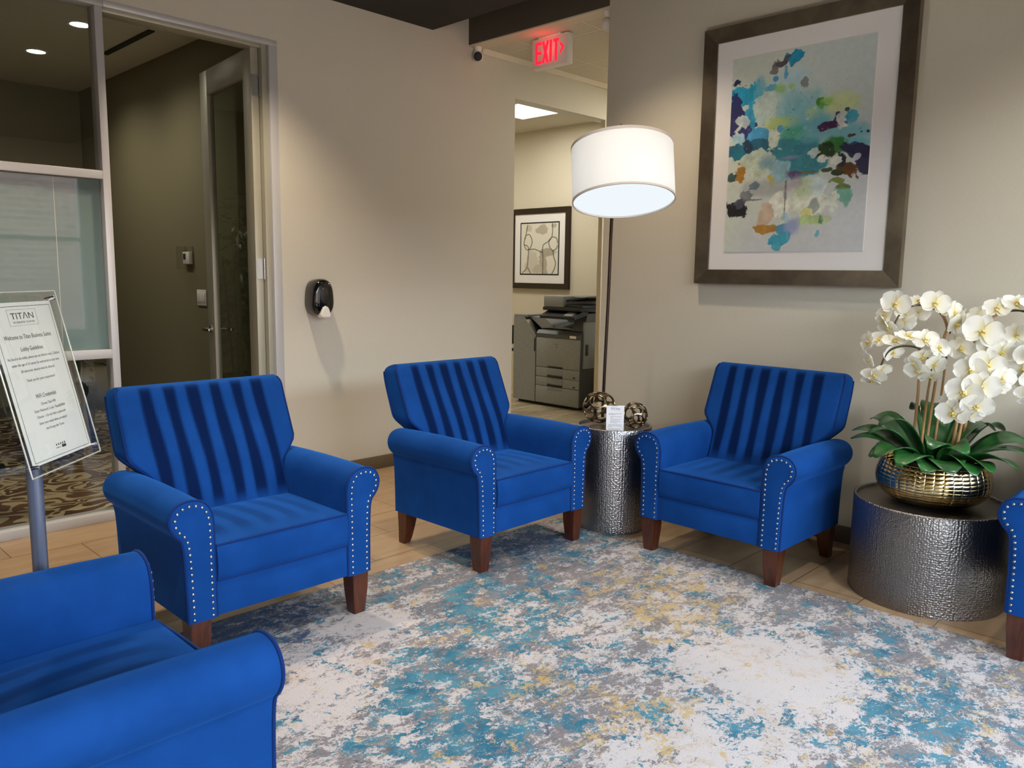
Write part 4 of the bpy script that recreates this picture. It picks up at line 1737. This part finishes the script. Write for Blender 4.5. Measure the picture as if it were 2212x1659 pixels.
bmesh.ops.bevel(bm, geom=list(bm.edges), offset=0.006, segments=2, affect='EDGES')
make('push_lever', bm, 'white_plastic', dp, label='pale push lever')

# ------------------------------------------------------------------ exit sign
ex = thing('exit_sign', 'red lit EXIT sign with right arrow hanging from the hall ceiling', 'exit sign', (4.23, 3.81, 2.735))
make('housing', bx(-0.03, 0.03, -0.160, 0.160, 0.0, 0.198, bev=0.006), 'white_plastic', ex)
make('canopy', bx(-0.035, 0.045, -0.10, 0.10, 0.196, 0.2045, bev=0.003), 'white_plastic', ex)
bm = B()
T = 0.0155
x_ = -0.0306


def bar2(p, q, wd):
    p, q = Vector(p), Vector(q)
    d = (q-p).normalized()
    n = Vector((-d.y, d.x))*wd/2
    prism(bm, [p+n, p-n, q-n, q+n], lambda a, b: (x_, -a, b), lambda a, b: (x_-0.0012, -a, b))


# horizontal coordinate runs to the viewer's right
Z0, Z1 = 0.028, 0.172
bar2((-0.118, Z0), (-0.118, Z1), 0.022)
for z in (Z0+0.010, (Z0+Z1)/2, Z1-0.010):
    bar2((-0.108, z), (-0.070, z), 0.020)
bar2((-0.056, Z0), (-0.012, Z1), 0.021)
bar2((-0.012, Z0), (-0.056, Z1), 0.021)
bar2((0.014, Z0), (0.014, Z1), 0.021)
bar2((0.062, Z0), (0.062, Z1), 0.021)
bar2((0.038, Z1-0.010), (0.087, Z1-0.010), 0.020)
bar2((0.098, 0.136), (0.128, 0.105), 0.016)
bar2((0.128, 0.107), (0.098, 0.076), 0.016)
make('letters', bm, 'exit_red', ex, smooth=False, label='glowing red EXIT letters and chevron')
pl = bpy.data.lights.new('exit_glow', 'POINT')
pl.energy = 0.25
pl.color = (1, 0.05, 0.05)
pl.shadow_soft_size = 0.06
po = bpy.data.objects.new('exit_glow', pl)
po.location = (-0.09, 0, 0.12)
COL.objects.link(po)
po.parent = ex

# ------------------------------------------------------------------ security cameras
def sec_cam(label, loc, aim):
    t = thing('security_camera', label, 'security camera', loc, 0, 'white ball cameras under the bulkhead')
    bm = B()
    lathe(bm, [(0, 0), (0.026, 0), (0.028, -0.008), (0.025, -0.024), (0.016, -0.034), (0, -0.034)], 24)
    make('mount', bm, 'white_plastic', t)
    d = Vector(aim).normalized()
    q = d.to_track_quat('Z', 'Y').to_matrix().to_4x4()
    mt = Matrix.Translation((0, 0, -0.064)) @ q
    bm = B()
    lathe(bm, [(0, -0.030), (0.020, -0.028), (0.033, -0.014), (0.036, 0.0), (0.036, 0.026), (0.033, 0.031), (0.031, 0.027), (0, 0.027)], 28)
    bmesh.ops.transform(bm, matrix=mt, verts=bm.verts)
    b = make('body', bm, 'white_plastic', t, angle=50)
    bm = B()
    lathe(bm, [(0, 0.0262), (0.0310, 0.0262), (0.0310, 0.0285), (0.024, 0.0305), (0, 0.0312)], 28)
    bmesh.ops.transform(bm, matrix=mt, verts=bm.verts)
    make('lens', bm, 'black_matte', b, angle=50, label='black lens face')
    return t


sec_cam('white security camera with black lens where the bulkhead meets the left wall', (4.060, 4.365, 2.932), (-0.72, -0.62, -0.22))
sec_cam('white security camera turned away, at the right end of the bulkhead', (4.065, 3.205, 2.932), (0.5, 0.6, -0.75))


# ------------------------------------------------------------------ orchids in a hammered gold bowl
OP = Vector((3.61, 1.035, 0.398))
ORX, OAW = Vector((0.276, -0.961, 0)), Vector((0.961, 0.276, 0))
orc = thing('potted_orchid', 'white orchids in a hammered gold bowl on the wide drum table', 'potted plant', OP)
bm = B()
prof = [(0.0, 0.0), (0.095, 0.0), (0.125, 0.006)]
for r, z in ((0.148, 0.012), (0.170, 0.022), (0.190, 0.036), (0.205, 0.052), (0.216, 0.070), (0.2215, 0.088), (0.2235, 0.106), (0.222, 0.122), (0.219, 0.138), (0.2145, 0.154), (0.209, 0.170), (0.204, 0.184)):
    prof.append((r, z))
NSEG = 52
lathe(bm, prof, NSEG)
rnd = random.Random(4)
for v in bm.verts:
    r = math.hypot(v.co.x, v.co.y)
    if 0.11 < r and v.co.z > 0.012:
        k = 1+rnd.uniform(-0.0015, 0.0015)
        v.co.x *= k
        v.co.y *= k
lip = [(0.203, 0.184), (0.200, 0.188), (0.196, 0.184), (0.205, 0.14), (0.19, 0.06), (0.0, 0.05)]
lathe(bm, lip, NSEG)
bmesh.ops.remove_doubles(bm, verts=bm.verts, dist=0.0005)
make('pot', bm, 'pot_gold', orc, angle=60, label='hammered gold bowl')
bm = B()
lathe(bm, [(0, 0.150), (0.10, 0.152), (0.203, 0.142), (0.202, 0.134), (0, 0.134)], 40)
make('moss', bm, 'soil', orc, kind='stuff')

ZP = 0.00090


def ol(zx, zy, depth=0.0):
    """plant-local point from across/up measures of the plant, depth = away from the room"""
    return ORX*((zx-520)*ZP)+OAW*depth+Vector((0, 0, 0.187+(850-zy)*ZP))


STEMS = [
    ([(425, 790, 0.02), (428, 560, 0.02), (430, 450, 0.03), (470, 400, 0.0), (440, 350, -0.03), (400, 325, -0.05), (340, 325, -0.06), (290, 355, -0.06), (262, 430, -0.05), (255, 470, -0.05)], 0.0085),
    ([(460, 790, 0.0), (468, 560, -0.01), (474, 410, -0.02), (430, 345, -0.05)], 0.0075),
    ([(480, 790, 0.05), (495, 520, 0.05), (515, 290, 0.04), (525, 235, 0.02), (495, 170, 0.0), (430, 135, -0.02), (370, 140, -0.03), (325, 180, -0.03), (300, 250, -0.03)], 0.0085),
    ([(515, 790, 0.08), (525, 560, 0.09), (535, 320, 0.08), (540, 240, 0.06)], 0.0070),
    ([(590, 790, 0.03), (600, 640, 0.03), (612, 430, 0.04), (632, 310, 0.04), (690, 190, 0.02), (760, 150, 0.0), (820, 150, -0.02), (862, 185, -0.03), (866, 240, -0.03), (895, 275, -0.03)], 0.0085),
    ([(605, 790, -0.01), (625, 600, -0.03), (655, 420, -0.06), (690, 345, -0.10), (700, 390, -0.15), (660, 480, -0.17), (600, 590, -0.16)], 0.0075),
    ([(632, 790, 0.05), (640, 640, 0.06), (690, 420, 0.07), (760, 345, 0.05), (830, 350, 0.03), (866, 420, 0.02), (852, 500, 0.02)], 0.0075),
]
for ctrl, r in STEMS:
    pts = spline([ol(*c) for c in ctrl], 6)
    n = len(pts)
    k = max(2, int(n*0.5))
    bm = B()
    tube(bm, pts[:k+1], [r*(0.75-0.15*i/n) for i in range(k+1)], 8)
    st = make('stem', bm, 'stem_tan', orc)
    bm = B()
    tube(bm, pts[k:], [r*(0.55-0.25*i/n) for i in range(n-k)], 8)
    make('flower_spike', bm, 'stem_dark', st, label='dark green arching spike')


def petal(bm, nap, ang, L, Wd, cup, base=0.05, ns=6, nt=8):
    ca, sa = math.cos(ang), math.sin(ang)
    rows = []
    for i in range(nt+1):
        t = i/nt
        wdt = Wd*max(0.12, math.sin(PI*(0.07+0.88*t)))**0.62
        row = []
        for j in range(ns+1):
            s = -1+2*j/ns
            x = base*L+t*L*(1-base)
            y = s*wdt/2
            z = cup*(0.35*t*t*L-0.22*L*t)+0.10*Wd*s*s*cup+0.03*L*math.sin(s*3+t*4)*t
            row.append(bm.verts.new((x*ca-y*sa, x*sa+y*ca, z)))
            nap.append(max(0.0, 1-t*2.2))
        rows.append(row)
    for a, b in zip(rows[:-1], rows[1:]):
        for j in range(ns):
            bm.faces.new((a[j], a[j+1], b[j+1], b[j]))


def flower_protos():
    out = []
    for q in range(3):
        bm = B()
        nap = []
        rr = random.Random(q)
        for ang in (90, 218, 322):
            petal(bm, nap, R(ang+rr.uniform(-6, 6)), 0.047, 0.036, 0.9)
        n1 = len(bm.verts)
        for ang in (12, 168):
            petal(bm, nap, R(ang+rr.uniform(-6, 6)), 0.053, 0.068, 0.6)
        bm.verts.ensure_lookup_table()
        for v in bm.verts[n1:]:
            v.co.z += 0.003
        me = bpy.data.meshes.new('flower')
        bm.to_mesh(me)
        bm.free()
        me.materials.append(M['petal_white'])
        me.polygons.foreach_set('use_smooth', [True]*len(me.polygons))
        a = me.attributes.new('nap', 'FLOAT', 'POINT')
        a.data.foreach_set('value', nap)
        out.append(me)
    bm = B()
    ball(bm, (0, 0, 0.009), 0.0055, 10, (0.8, 0.8, 1.1))
    ball(bm, (0, -0.009, 0.008), 0.0045, 10, (1.2, 1.3, 0.6))
    for s in (-1, 1):
        ball(bm, (s*0.007, -0.003, 0.009), 0.0042, 8, (0.9, 0.6, 1.2))
    me2 = bpy.data.meshes.new('lip')
    bm.to_mesh(me2)
    bm.free()
    me2.materials.append(M['lip_yellow'])
    me2.polygons.foreach_set('use_smooth', [True]*len(me2.polygons))
    return out, me2


FM, LIPM = flower_protos()
# across, up, depth, size, turn left/right (deg), tilt up/down (deg)
FLOWERS = [
    (310, 128, -0.05, 1.12, -15, 5), (470, 122, -0.04, 1.05, 0, 15), (400, 120, 0.0, 0.9, 10, 60), (400, 170, 0.02, 0.9, 160, 0), (545, 165, 0.0, 1.0, 60, 10), (560, 215, 0.0, 1.05, 50, -20), (585, 195, 0.03, 0.9, 80, 0), (520, 150, 0.02, 0.9, 30, 30),
    (265, 185, -0.02, 0.9, -50, 10), (262, 215, -0.02, 0.85, -70, -30), (285, 245, -0.02, 0.95, -40, -20), (345, 215, 0.02, 0.9, 150, -10), (350, 170, 0.0, 0.8, -20, 30),
    (205, 312, -0.05, 0.95, -60, 5), (250, 300, -0.05, 0.85, -30, 40), (320, 300, -0.08, 0.95, -10, 60), (440, 290, -0.06, 0.95, 10, 30), (372, 278, -0.08, 1.05, 30, 70), (495, 325, -0.03, 1.0, 50, 20), (435, 370, -0.04, 1.0, 15, -35), (420, 430, -0.05, 0.95, -15, -30), (485, 400, -0.03, 0.95, 40, -20), (470, 455, -0.03, 0.85, 20, -50), (405, 400, -0.06, 0.8, -40, -20),
    (215, 395, -0.05, 0.8, -60, -20), (240, 460, -0.06, 0.95, -10, -45), (230, 495, -0.05, 0.8, -30, -60), (310, 355, -0.04, 0.85, 40, -20), (265, 440, -0.05, 0.85, 40, -40),
    (665, 238, -0.07, 1.35, 0, 0), (715, 140, -0.03, 1.0, -20, 35), (785, 118, -0.02, 1.0, 5, 50), (845, 115, -0.03, 0.95, 20, 50), (640, 180, -0.02, 0.9, -50, 20), (695, 300, -0.02, 0.9, 20, -20), (590, 325, 0.0, 1.0, -20, -5), (560, 300, 0.02, 0.8, -50, 10), (745, 330, -0.02, 1.0, 15, -10), (795, 255, 0.02, 0.95, 20, 10), (890, 195, -0.05, 1.05, 40, 0), (905, 140, -0.03, 0.9, 60, 20), (845, 335, -0.04, 1.0, 10, -10), (885, 320, -0.05, 1.05, 45, -30), (915, 280, -0.05, 0.9, 70, -10),
    (835, 400, 0.0, 0.9, -20, -25), (875, 440, 0.0, 1.0, 20, -20), (862, 500, 0.0, 0.9, 0, -40), (905, 400, 0.0, 0.9, 50, -20), (845, 455, 0.02, 0.85, -30, -30), (868, 535, 0.0, 0.8, 20, -60),
    (690, 375, -0.17, 1.20, 5, -5), (630, 402, -0.17, 1.10, -20, 0), (745, 435, -0.15, 1.05, 35, -10), (672, 465, -0.19, 1.25, 8, -15), (612, 498, -0.19, 1.25, -12, -10), (662, 552, -0.18, 1.15, 12, -25), (577, 595, -0.17, 1.15, -12, -15), (640, 605, -0.16, 0.85, 20, -40), (745, 480, -0.14, 0.8, 45, -30), (560, 560, -0.16, 0.8, -45, -10),
]
for i, (zx, zy, dp_, sz, yaw, tilt) in enumerate(FLOWERS):
    rr = random.Random(i*13+1)
    f = bpy.data.objects.new('flower', FM[i % 3])
    COL.objects.link(f)
    f.parent = orc
    yw, tl_ = R(yaw), R(tilt)
    n = (-OAW*math.cos(yw)+ORX*math.sin(yw))*math.cos(tl_)+Vector((0, 0, math.sin(tl_)))
    up = Vector((0, 0, 1))
    x = up.cross(n).normalized()
    y = n.cross(x)
    a = R(rr.uniform(-18, 18))
    x, y = x*math.cos(a)+y*math.sin(a), y*math.cos(a)-x*math.sin(a)
    p = ol(zx, zy, dp_)
    s = sz*1.06
    f.matrix_local = Matrix(((x.x*s, y.x*s, n.x*s, p.x), (x.y*s, y.y*s, n.y*s, p.y), (x.z*s, y.z*s, n.z*s, p.z), (0, 0, 0, 1)))
    l = bpy.data.objects.new('lip', LIPM)
    COL.objects.link(l)
    l.parent = f
    l['label'] = 'yellow centre'


def leaf_bm(L, Wd, rise, droop, fold=0.25):
    bm = B()
    rows = []
    nt, ns = 14, 6
    for i in range(nt+1):
        t = i/nt
        x = L*t
        z = rise*math.sin(t*PI*0.62)*L-droop*L*t*t
        wd = Wd*max(0.04, math.sin(PI*(0.06+0.92*t))**0.65)
        row = []
        for j in range(ns+1):
            s = -1+2*j/ns
            row.append(bm.verts.new((x, s*wd/2, z+fold*abs(s)**1.5*wd/2)))
        rows.append(row)
    for a, b in zip(rows[:-1], rows[1:]):
        for j in range(ns):
            bm.faces.new((a[j], a[j+1], b[j+1], b[j]))
    return bm


# direction around the bowl (0 = right, 90 = away), length, width, rise, droop, start radius
LEAVES = [(183, 0.25, 0.085, 0.42, 0.10, 0.08), (165, 0.26, 0.080, 0.50, 0.10, 0.08), (200, 0.20, 0.105, 0.75, 0.15, 0.07), (150, 0.22, 0.105, 0.85, 0.10, 0.06), (224, 0.22, 0.13, 0.50, 0.30, 0.08), (243, 0.20, 0.125, 0.48, 0.34, 0.08), (262, 0.17, 0.12, 0.36, 0.28, 0.085), (283, 0.18, 0.125, 0.40, 0.30, 0.085), (300, 0.19, 0.12, 0.40, 0.30, 0.08), (210, 0.20, 0.11, 0.45, 0.30, 0.08),
          (314, 0.20, 0.125, 0.40, 0.24, 0.08), (330, 0.25, 0.125, 0.36, 0.18, 0.08), (345, 0.28, 0.13, 0.42, 0.12, 0.08), (5, 0.26, 0.12, 0.60, 0.14, 0.08), (30, 0.24, 0.12, 0.75, 0.12, 0.07), (60, 0.22, 0.11, 0.9, 0.15, 0.05), (100, 0.24, 0.11, 1.0, 0.1, 0.04), (125, 0.23, 0.10, 1.0, 0.1, 0.04), (212, 0.21, 0.10, 1.0, 0.2, 0.04), (20, 0.20, 0.11, 1.0, 0.2, 0.03), (318, 0.15, 0.10, 0.9, 0.3, 0.03), (255, 0.15, 0.095, 1.0, 0.3, 0.03)]
for (az, L, Wd, ri, dr, r0) in LEAVES:
    a = R(az)
    d = ORX*math.cos(a)+OAW*math.sin(a)
    bm = leaf_bm(L, Wd*1.15, ri, dr, 0.16)
    th = math.atan2(d.y, d.x)
    bmesh.ops.transform(bm, matrix=Matrix.Translation(d*r0+Vector((0, 0, 0.172))) @ Matrix.Rotation(th, 4, 'Z') @ Matrix.Rotation(R(random.uniform(-18, 18)), 4, 'X'), verts=bm.verts)
    lf = make('leaf', bm, 'leaf_green', orc)
    sm = lf.modifiers.new('thick', 'SOLIDIFY')
    sm.thickness = 0.0025

# ------------------------------------------------------------------ copier in the copy room (front faces -x)
CP = Vector((6.02, 5.28, 0))
cp = thing('photocopier', 'grey office photocopier with side finisher and scanner lid', 'photocopier', CP)


def cpart(name, mat, *boxes, bev=0.004, par=None, **kw):
    bm = B()
    for b in boxes:
        box(bm, *b, bev)
    return make(name, bm, mat, par or cp, local=False, **kw)


Y0, Y1 = 4.985, 5.560          # right and left edges seen from the room
X0c, X1c = 6.02, 6.64
cpart('cabinet', 'printer_dark', (X0c+0.012, X1c, Y0+0.004, Y1-0.004, 0.035, 0.706))
cpart('plinth', 'black_matte', (X0c+0.06, X1c-0.03, Y0+0.03, 5.86, 0.0, 0.034))
fd = cpart('front_door', 'printer_panel', (X0c, X0c+0.016, Y0, Y1, 0.404, 0.704), label='large grey front door')
cpart('door_grip', 'printer_black', (X0c-0.006, X0c+0.002, 5.195, 5.395, 0.404, 0.420), par=fd)
t_ = text_bm('SHARP', 0.018, width=0.055)
bmesh.ops.transform(t_, matrix=Matrix(((0, 0, -1, X0c-0.0008), (-1, 0, 0, 5.29), (0, 1, 0, 0.636), (0, 0, 0, 1))), verts=t_.verts)
make('maker_name', t_, 'lid_gold', fd, local=False, smooth=False)
bm = box(B(), X0c-0.0012, X0c, 5.276, 5.290, 0.615, 0.622)
make('emblem', bm, 'ink', fd, local=False, smooth=False)
for z0, z1 in ((0.306, 0.400), (0.213, 0.302)):
    dr = cpart('paper_drawer', 'printer_panel', (X0c, X0c+0.016, Y0, Y1, z0, z1))
    cpart('drawer_grip', 'printer_black', (X0c-0.007, X0c+0.002, 5.195, 5.400, z0-0.004, z0+0.020), par=dr)
    cpart('grip_plate', 'printer_mid', (X0c-0.004, X0c+0.001, 5.195, 5.400, z0+0.022, z1-0.018), par=dr)
    cpart('size_window', 'printer_black', (X0c-0.001, X0c+0.001, 5.030, 5.060, z0+0.012, z0+0.026), bev=0.0005, par=dr)
lw = cpart('lower_panel', 'printer_panel', (X0c, X0c+0.016, Y0, Y1, 0.034, 0.209), label='plain lowest panel')
cpart('grip_plate', 'printer_mid', (X0c-0.004, X0c+0.001, 5.205, 5.395, 0.176, 0.192), par=lw)
# deck, tower, side
bm = B()
pr = [(6.02, 0.706), (6.02, 0.745), (6.05, 0.778), (6.16, 0.786), (6.64, 0.786), (6.64, 0.706)]
prism(bm, pr, lambda x, z: (x, Y0+0.002, z), lambda x, z: (x, Y1, z))
make('deck', bm, 'printer_dark', cp, local=False, smooth=False, label='dark output deck')
bm = B()
box(bm, 6.017, 6.021, 5.030, 5.110, 0.716, 0.742)
make('status_label', bm, 'paper', cp, local=False, smooth=False)
bm = B()
pr = [(6.08, 0.786), (6.14, 0.96), (6.64, 0.96), (6.64, 0.786)]
prism(bm, pr, lambda x, z: (x, Y0+0.004, z), lambda x, z: (x, Y0+0.15, z))
make('tower', bm, 'printer_dark', cp, local=False, smooth=False)
cpart('rear_body', 'printer_dark', (6.38, 6.64, Y0+0.15, Y1, 0.786, 0.96))
cpart('side_door', 'printer_mid', (6.07, 6.60, Y0-0.018, Y0+0.004, 0.42, 0.88), label='side access door')
cpart('side_grip', 'printer_black', (6.09, 6.13, Y0-0.021, Y0-0.017, 0.55, 0.66))
bm = B()
pr = [(5.545, 0.80), (5.30, 0.815), (5.14, 0.80), (5.14, 0.793), (5.545, 0.793)]
prism(bm, pr, lambda y, z: (6.12, y, z), lambda y, z: (6.38, y, z+0.04))
make('output_tray', bm, 'printer_mid', cp, local=False, smooth=False)
bm = B()
pr = [(5.94, 0.905), (6.14, 0.945), (6.14, 0.975), (6.06, 0.985), (5.925, 0.930)]
prism(bm, pr, lambda x, z: (x, 4.985, z), lambda x, z: (x, 5.440, z))
pn = make('control_panel', bm, 'printer_black', cp, local=False, smooth=False)
bm = B()
box(bm, 0, 0.09, 0, 0.11, 0, 0.002)
bmesh.ops.transform(bm, matrix=Matrix.Translation((5.945, 5.03, 0.9395)) @ Matrix.Rotation(R(-22), 4, 'Y'), verts=bm.verts)
make('panel_screen', bm, 'printer_mid', pn, local=False, smooth=False, label='light control strip')
cpart('scanner_bed', 'printer_black', (5.985, 6.64, 4.955, 5.450, 0.985, 1.018), bev=0.006)
bm = B()
box(bm, 5.99, 6.56, 5.18, 5.445, 1.018, 1.130, 0.012)
make('document_feeder', bm, 'printer_mid', cp, local=False)
bm = B()
prism(bm, [(5.18, 1.075), (4.90, 1.118), (4.90, 1.130), (5.18, 1.092)], lambda y, z: (6.03, y, z), lambda y, z: (6.50, y, z))
box(bm, 6.02, 6.50, 4.96, 5.18, 1.018, 1.045, 0.004)
make('feeder_tray', bm, 'printer_black', cp, local=False, smooth=False)
bm = B()
box(bm, 6.14, 6.40, 5.00, 5.16, 1.112, 1.122, 0.003)
make('paper_guide', bm, 'printer_mid', cp, local=False)
# finisher with its sloped shoulder
bm = B()
pr = [(5.885, 0.034), (5.885, 0.900), (5.745, 0.902), (5.572, 0.712), (5.572, 0.034)]
prism(bm, pr, lambda y, z: (6.02, y, z), lambda y, z: (6.56, y, z))
fn = make('finisher', bm, 'printer_panel', cp, local=False, smooth=False, label='tall side finisher with sloped top')
bm = B()
prism(bm, [(5.748, 0.906), (5.735, 0.906), (5.560, 0.714), (5.572, 0.708)], lambda y, z: (6.016, y, z), lambda y, z: (6.40, y, z))
make('sloped_trim', bm, 'steel', fn, local=False, smooth=False)
bm = B()
prism(bm, [(5.735, 0.902), (5.52, 0.90), (5.40, 0.806), (5.56, 0.79)], lambda y, z: (6.10, y, z), lambda y, z: (6.44, y, z+0.02))
make('upper_tray', bm, 'printer_mid', fn, local=False, smooth=False)
cpart('top_cap', 'printer_mid', (6.03, 6.40, 5.70, 5.892, 0.898, 0.925), par=fn)
cpart('side_tray', 'printer_black', (6.08, 6.40, 5.885, 5.99, 0.60, 0.80), (6.10, 6.40, 5.885, 6.02, 0.52, 0.55), par=fn)
cpart('latch_grip', 'printer_black', (X0c-0.004, X0c+0.002, 5.574, 5.590, 0.555, 0.690), par=fn)

tb = thing('trash_bin', 'grey bin with white liner beside the copier', 'trash bin', (6.42, 4.80, 0))
bm = B()
pr = [(0.13, 0.0), (0.16, 0.42)]
for z0, z1, r0, r1 in ((0, 0.53, 0.115, 0.14),):
    a = [bm.verts.new((sx*r0, sy*r0*1.2, z0)) for sx, sy in ((-1, -1), (1, -1), (1, 1), (-1, 1))]
    b = [bm.verts.new((sx*r1, sy*r1*1.2, z1)) for sx, sy in ((-1, -1), (1, -1), (1, 1), (-1, 1))]
    for i in range(4):
        j = (i+1) % 4
        bm.faces.new((a[i], a[j], b[j], b[i]))
    bm.faces.new(a[::-1])
    bm.faces.new(b)
bmesh.ops.bevel(bm, geom=list(bm.edges), offset=0.02, segments=3, affect='EDGES')
make('bin_body', bm, 'trash_grey', tb)
bm = B()
box(bm, -0.15, 0.15, -0.18, 0.18, 0.33, 0.42, 0.012)
make('liner', bm, 'bag_white', tb, label='white liner folded over')

# ceiling panel of the copy room
def panel(label, cx, cy, z):
    t = thing('ceiling_panel_light', label, 'ceiling light', (cx, cy, z))
    bm = B()
    for x0, x1, y0, y1 in ((-0.30, 0.30, 0.285, 0.30), (-0.30, 0.30, -0.30, -0.285), (-0.30, -0.285, -0.285, 0.285), (0.285, 0.30, -0.285, 0.285)):
        box(bm, x0, x1, y0, y1, -0.006, 0.0)
    make('trim_frame', bm, 'white_plastic', t, smooth=False)
    make('diffuser', bx(-0.285, 0.285, -0.285, 0.285, -0.004, 0.0), 'panel_emit', t, smooth=False)


panel('glowing square ceiling light in the copy room', 5.91, 5.685, 2.94)

# ------------------------------------------------------------------ meeting room
for i, y in enumerate((5.95, 6.92)):
    t = thing('recessed_light', ('lit recessed ceiling light in the meeting room, nearer the glass front', 'lit recessed ceiling light in the meeting room, farther from the glass front')[i], 'ceiling light', (1.94, y, 2.93), 0, 'meeting room recessed lights')
    bm = B()
    lathe(bm, [(0.062, -0.001), (0.078, -0.001), (0.080, -0.006), (0.062, -0.004)], 32, closed=True)
    make('trim_ring', bm, 'white_plastic', t)
    bm = B()
    lathe(bm, [(0, -0.002), (0.061, -0.002), (0.061, -0.0005), (0, -0.0005)], 32)
    make('bulb_face', bm, 'can_emit', t, smooth=False)
tag(make('air_slot', bx(2.29, 2.335, 5.72, 6.60, 2.922, 2.93), 'black_matte', smooth=False), 'long black air slot in the meeting room ceiling', 'air vent')

th = thing('thermostat', 'white thermostat under a clear guard on the meeting room wall', 'thermostat', (2.62, 5.97, 1.42))
make('thermostat_body', bx(-0.028, 0, -0.055, 0.055, -0.045, 0.045, bev=0.004), 'white_plastic', th)
make('display', bx(-0.030, -0.027, 0.000, 0.042, -0.010, 0.032), 'ink', th, smooth=False)
make('clear_guard', bx(-0.065, 0, -0.085, 0.085, -0.085, 0.085, bev=0.004), 'acrylic', th)
sw = thing('light_switch', 'white three gang switch plate on the meeting room wall', 'light switch', (2.62, 5.775, 1.13))
make('switch_plate', bx(-0.008, 0, -0.075, 0.075, -0.058, 0.058, bev=0.003), 'white_plastic', sw)
for k in (-0.046, 0, 0.046):
    make('rocker', bx(-0.012, -0.006, k-0.016, k+0.016, -0.034, 0.034, bev=0.002), 'white_plastic', sw)

# planter with bamboo, half hidden behind the frosted glass
pl_ = thing('potted_bamboo', 'tall leafy bamboo in a black tapered planter inside the meeting room', 'potted plant', (1.95, 6.55, 0))
bm = B()
lathe(bm, [(0, 0), (0.13, 0), (0.21, 0.46), (0.20, 0.46), (0.19, 0.43), (0, 0.43)], 4)
bmesh.ops.transform(bm, matrix=Matrix.Rotation(R(20), 4, 'Z'), verts=bm.verts)
make('planter', bm, 'planter_black', pl_, smooth=False)
rnd = random.Random(11)
for k in range(7):
    bm = B()
    x, y = rnd.uniform(-0.08, 0.08), rnd.uniform(-0.08, 0.08)
    h = rnd.uniform(1.35, 1.9)
    pts = [(x, y, 0.42), (x*1.4, y*1.4, 0.42+(h-0.42)*0.5), (x*1.8+rnd.uniform(-.05, .05), y*1.8+rnd.uniform(-.05, .05), h)]
    pts = spline(pts, 8)
    tube(bm, pts, 0.009, 6)
    cane = make('cane', bm, 'stem_dark', pl_)
    bm = B()
    for q in range(85):
        p = pts[rnd.randrange(4, len(pts))]
        a, e = rnd.uniform(0, 2*PI), rnd.uniform(-0.7, 0.5)
        d = Vector((math.cos(a)*math.cos(e), math.sin(a)*math.cos(e), math.sin(e)))
        s = d.cross(Vector((0, 0, 1))).normalized()
        b0 = p+d*rnd.uniform(0.02, 0.18)+Vector((0, 0, rnd.uniform(-0.08, 0.08)))
        L, Wd = rnd.uniform(0.08, 0.15), rnd.uniform(0.010, 0.017)
        dn = Vector((0, 0, -0.2*L))
        vs = [bm.verts.new(v) for v in (b0, b0+d*L*0.4+s*Wd, b0+d*L+dn, b0+d*L*0.4-s*Wd)]
        bm.faces.new(vs)
    make('foliage', bm, 'bamboo_leaf', cane, kind='stuff')

# office chair inside the meeting room, only a foot of it in view
oc = thing('office_chair', 'black office chair in the meeting room, one caster showing behind the sign pole', 'office chair', (1.00, 6.02, 0))
bm = B()
for k in range(5):
    a = R(-15+72*k)
    d = Vector((math.cos(a), math.sin(a), 0))
    tube(bm, [d*0.03+Vector((0, 0, 0.115)), d*0.30+Vector((0, 0, 0.075))], [0.026, 0.018], 8)
make('star_base', bm, 'black_matte', oc)
for k in range(5):
    a = R(-15+72*k)
    bm = B()
    t_ = B()
    lathe(t_, [(0, -0.026), (0.030, -0.026), (0.033, -0.02), (0.033, 0.02), (0.030, 0.026), (0, 0.026)], 18)
    join_bm(bm, t_, Matrix.Translation((0.30*math.cos(a), 0.30*math.sin(a), 0.034)) @ Matrix.Rotation(a+0.9, 4, 'Z') @ Matrix.Rotation(R(90), 4, 'X'))
    make('caster', bm, 'black_matte', oc)
bm = B()
tube(bm, [(0, 0, 0.10), (0, 0, 0.42)], 0.028, 14)
make('gas_lift', bm, 'black_matte', oc)
make('seat', bx(-0.25, 0.25, -0.24, 0.24, 0.42, 0.49, bev=0.03, seg=3), 'black_matte', oc)
bm = bx(-0.30, -0.24, -0.22, 0.22, 0.58, 1.05, bev=0.025, seg=3)
make('backrest', bm, 'black_matte', oc)
bm = B()
tube(bm, [(-0.10, 0, 0.43), (-0.27, 0, 0.46), (-0.30, 0, 0.70)], 0.018, 8)
make('back_support', bm, 'black_matte', oc)
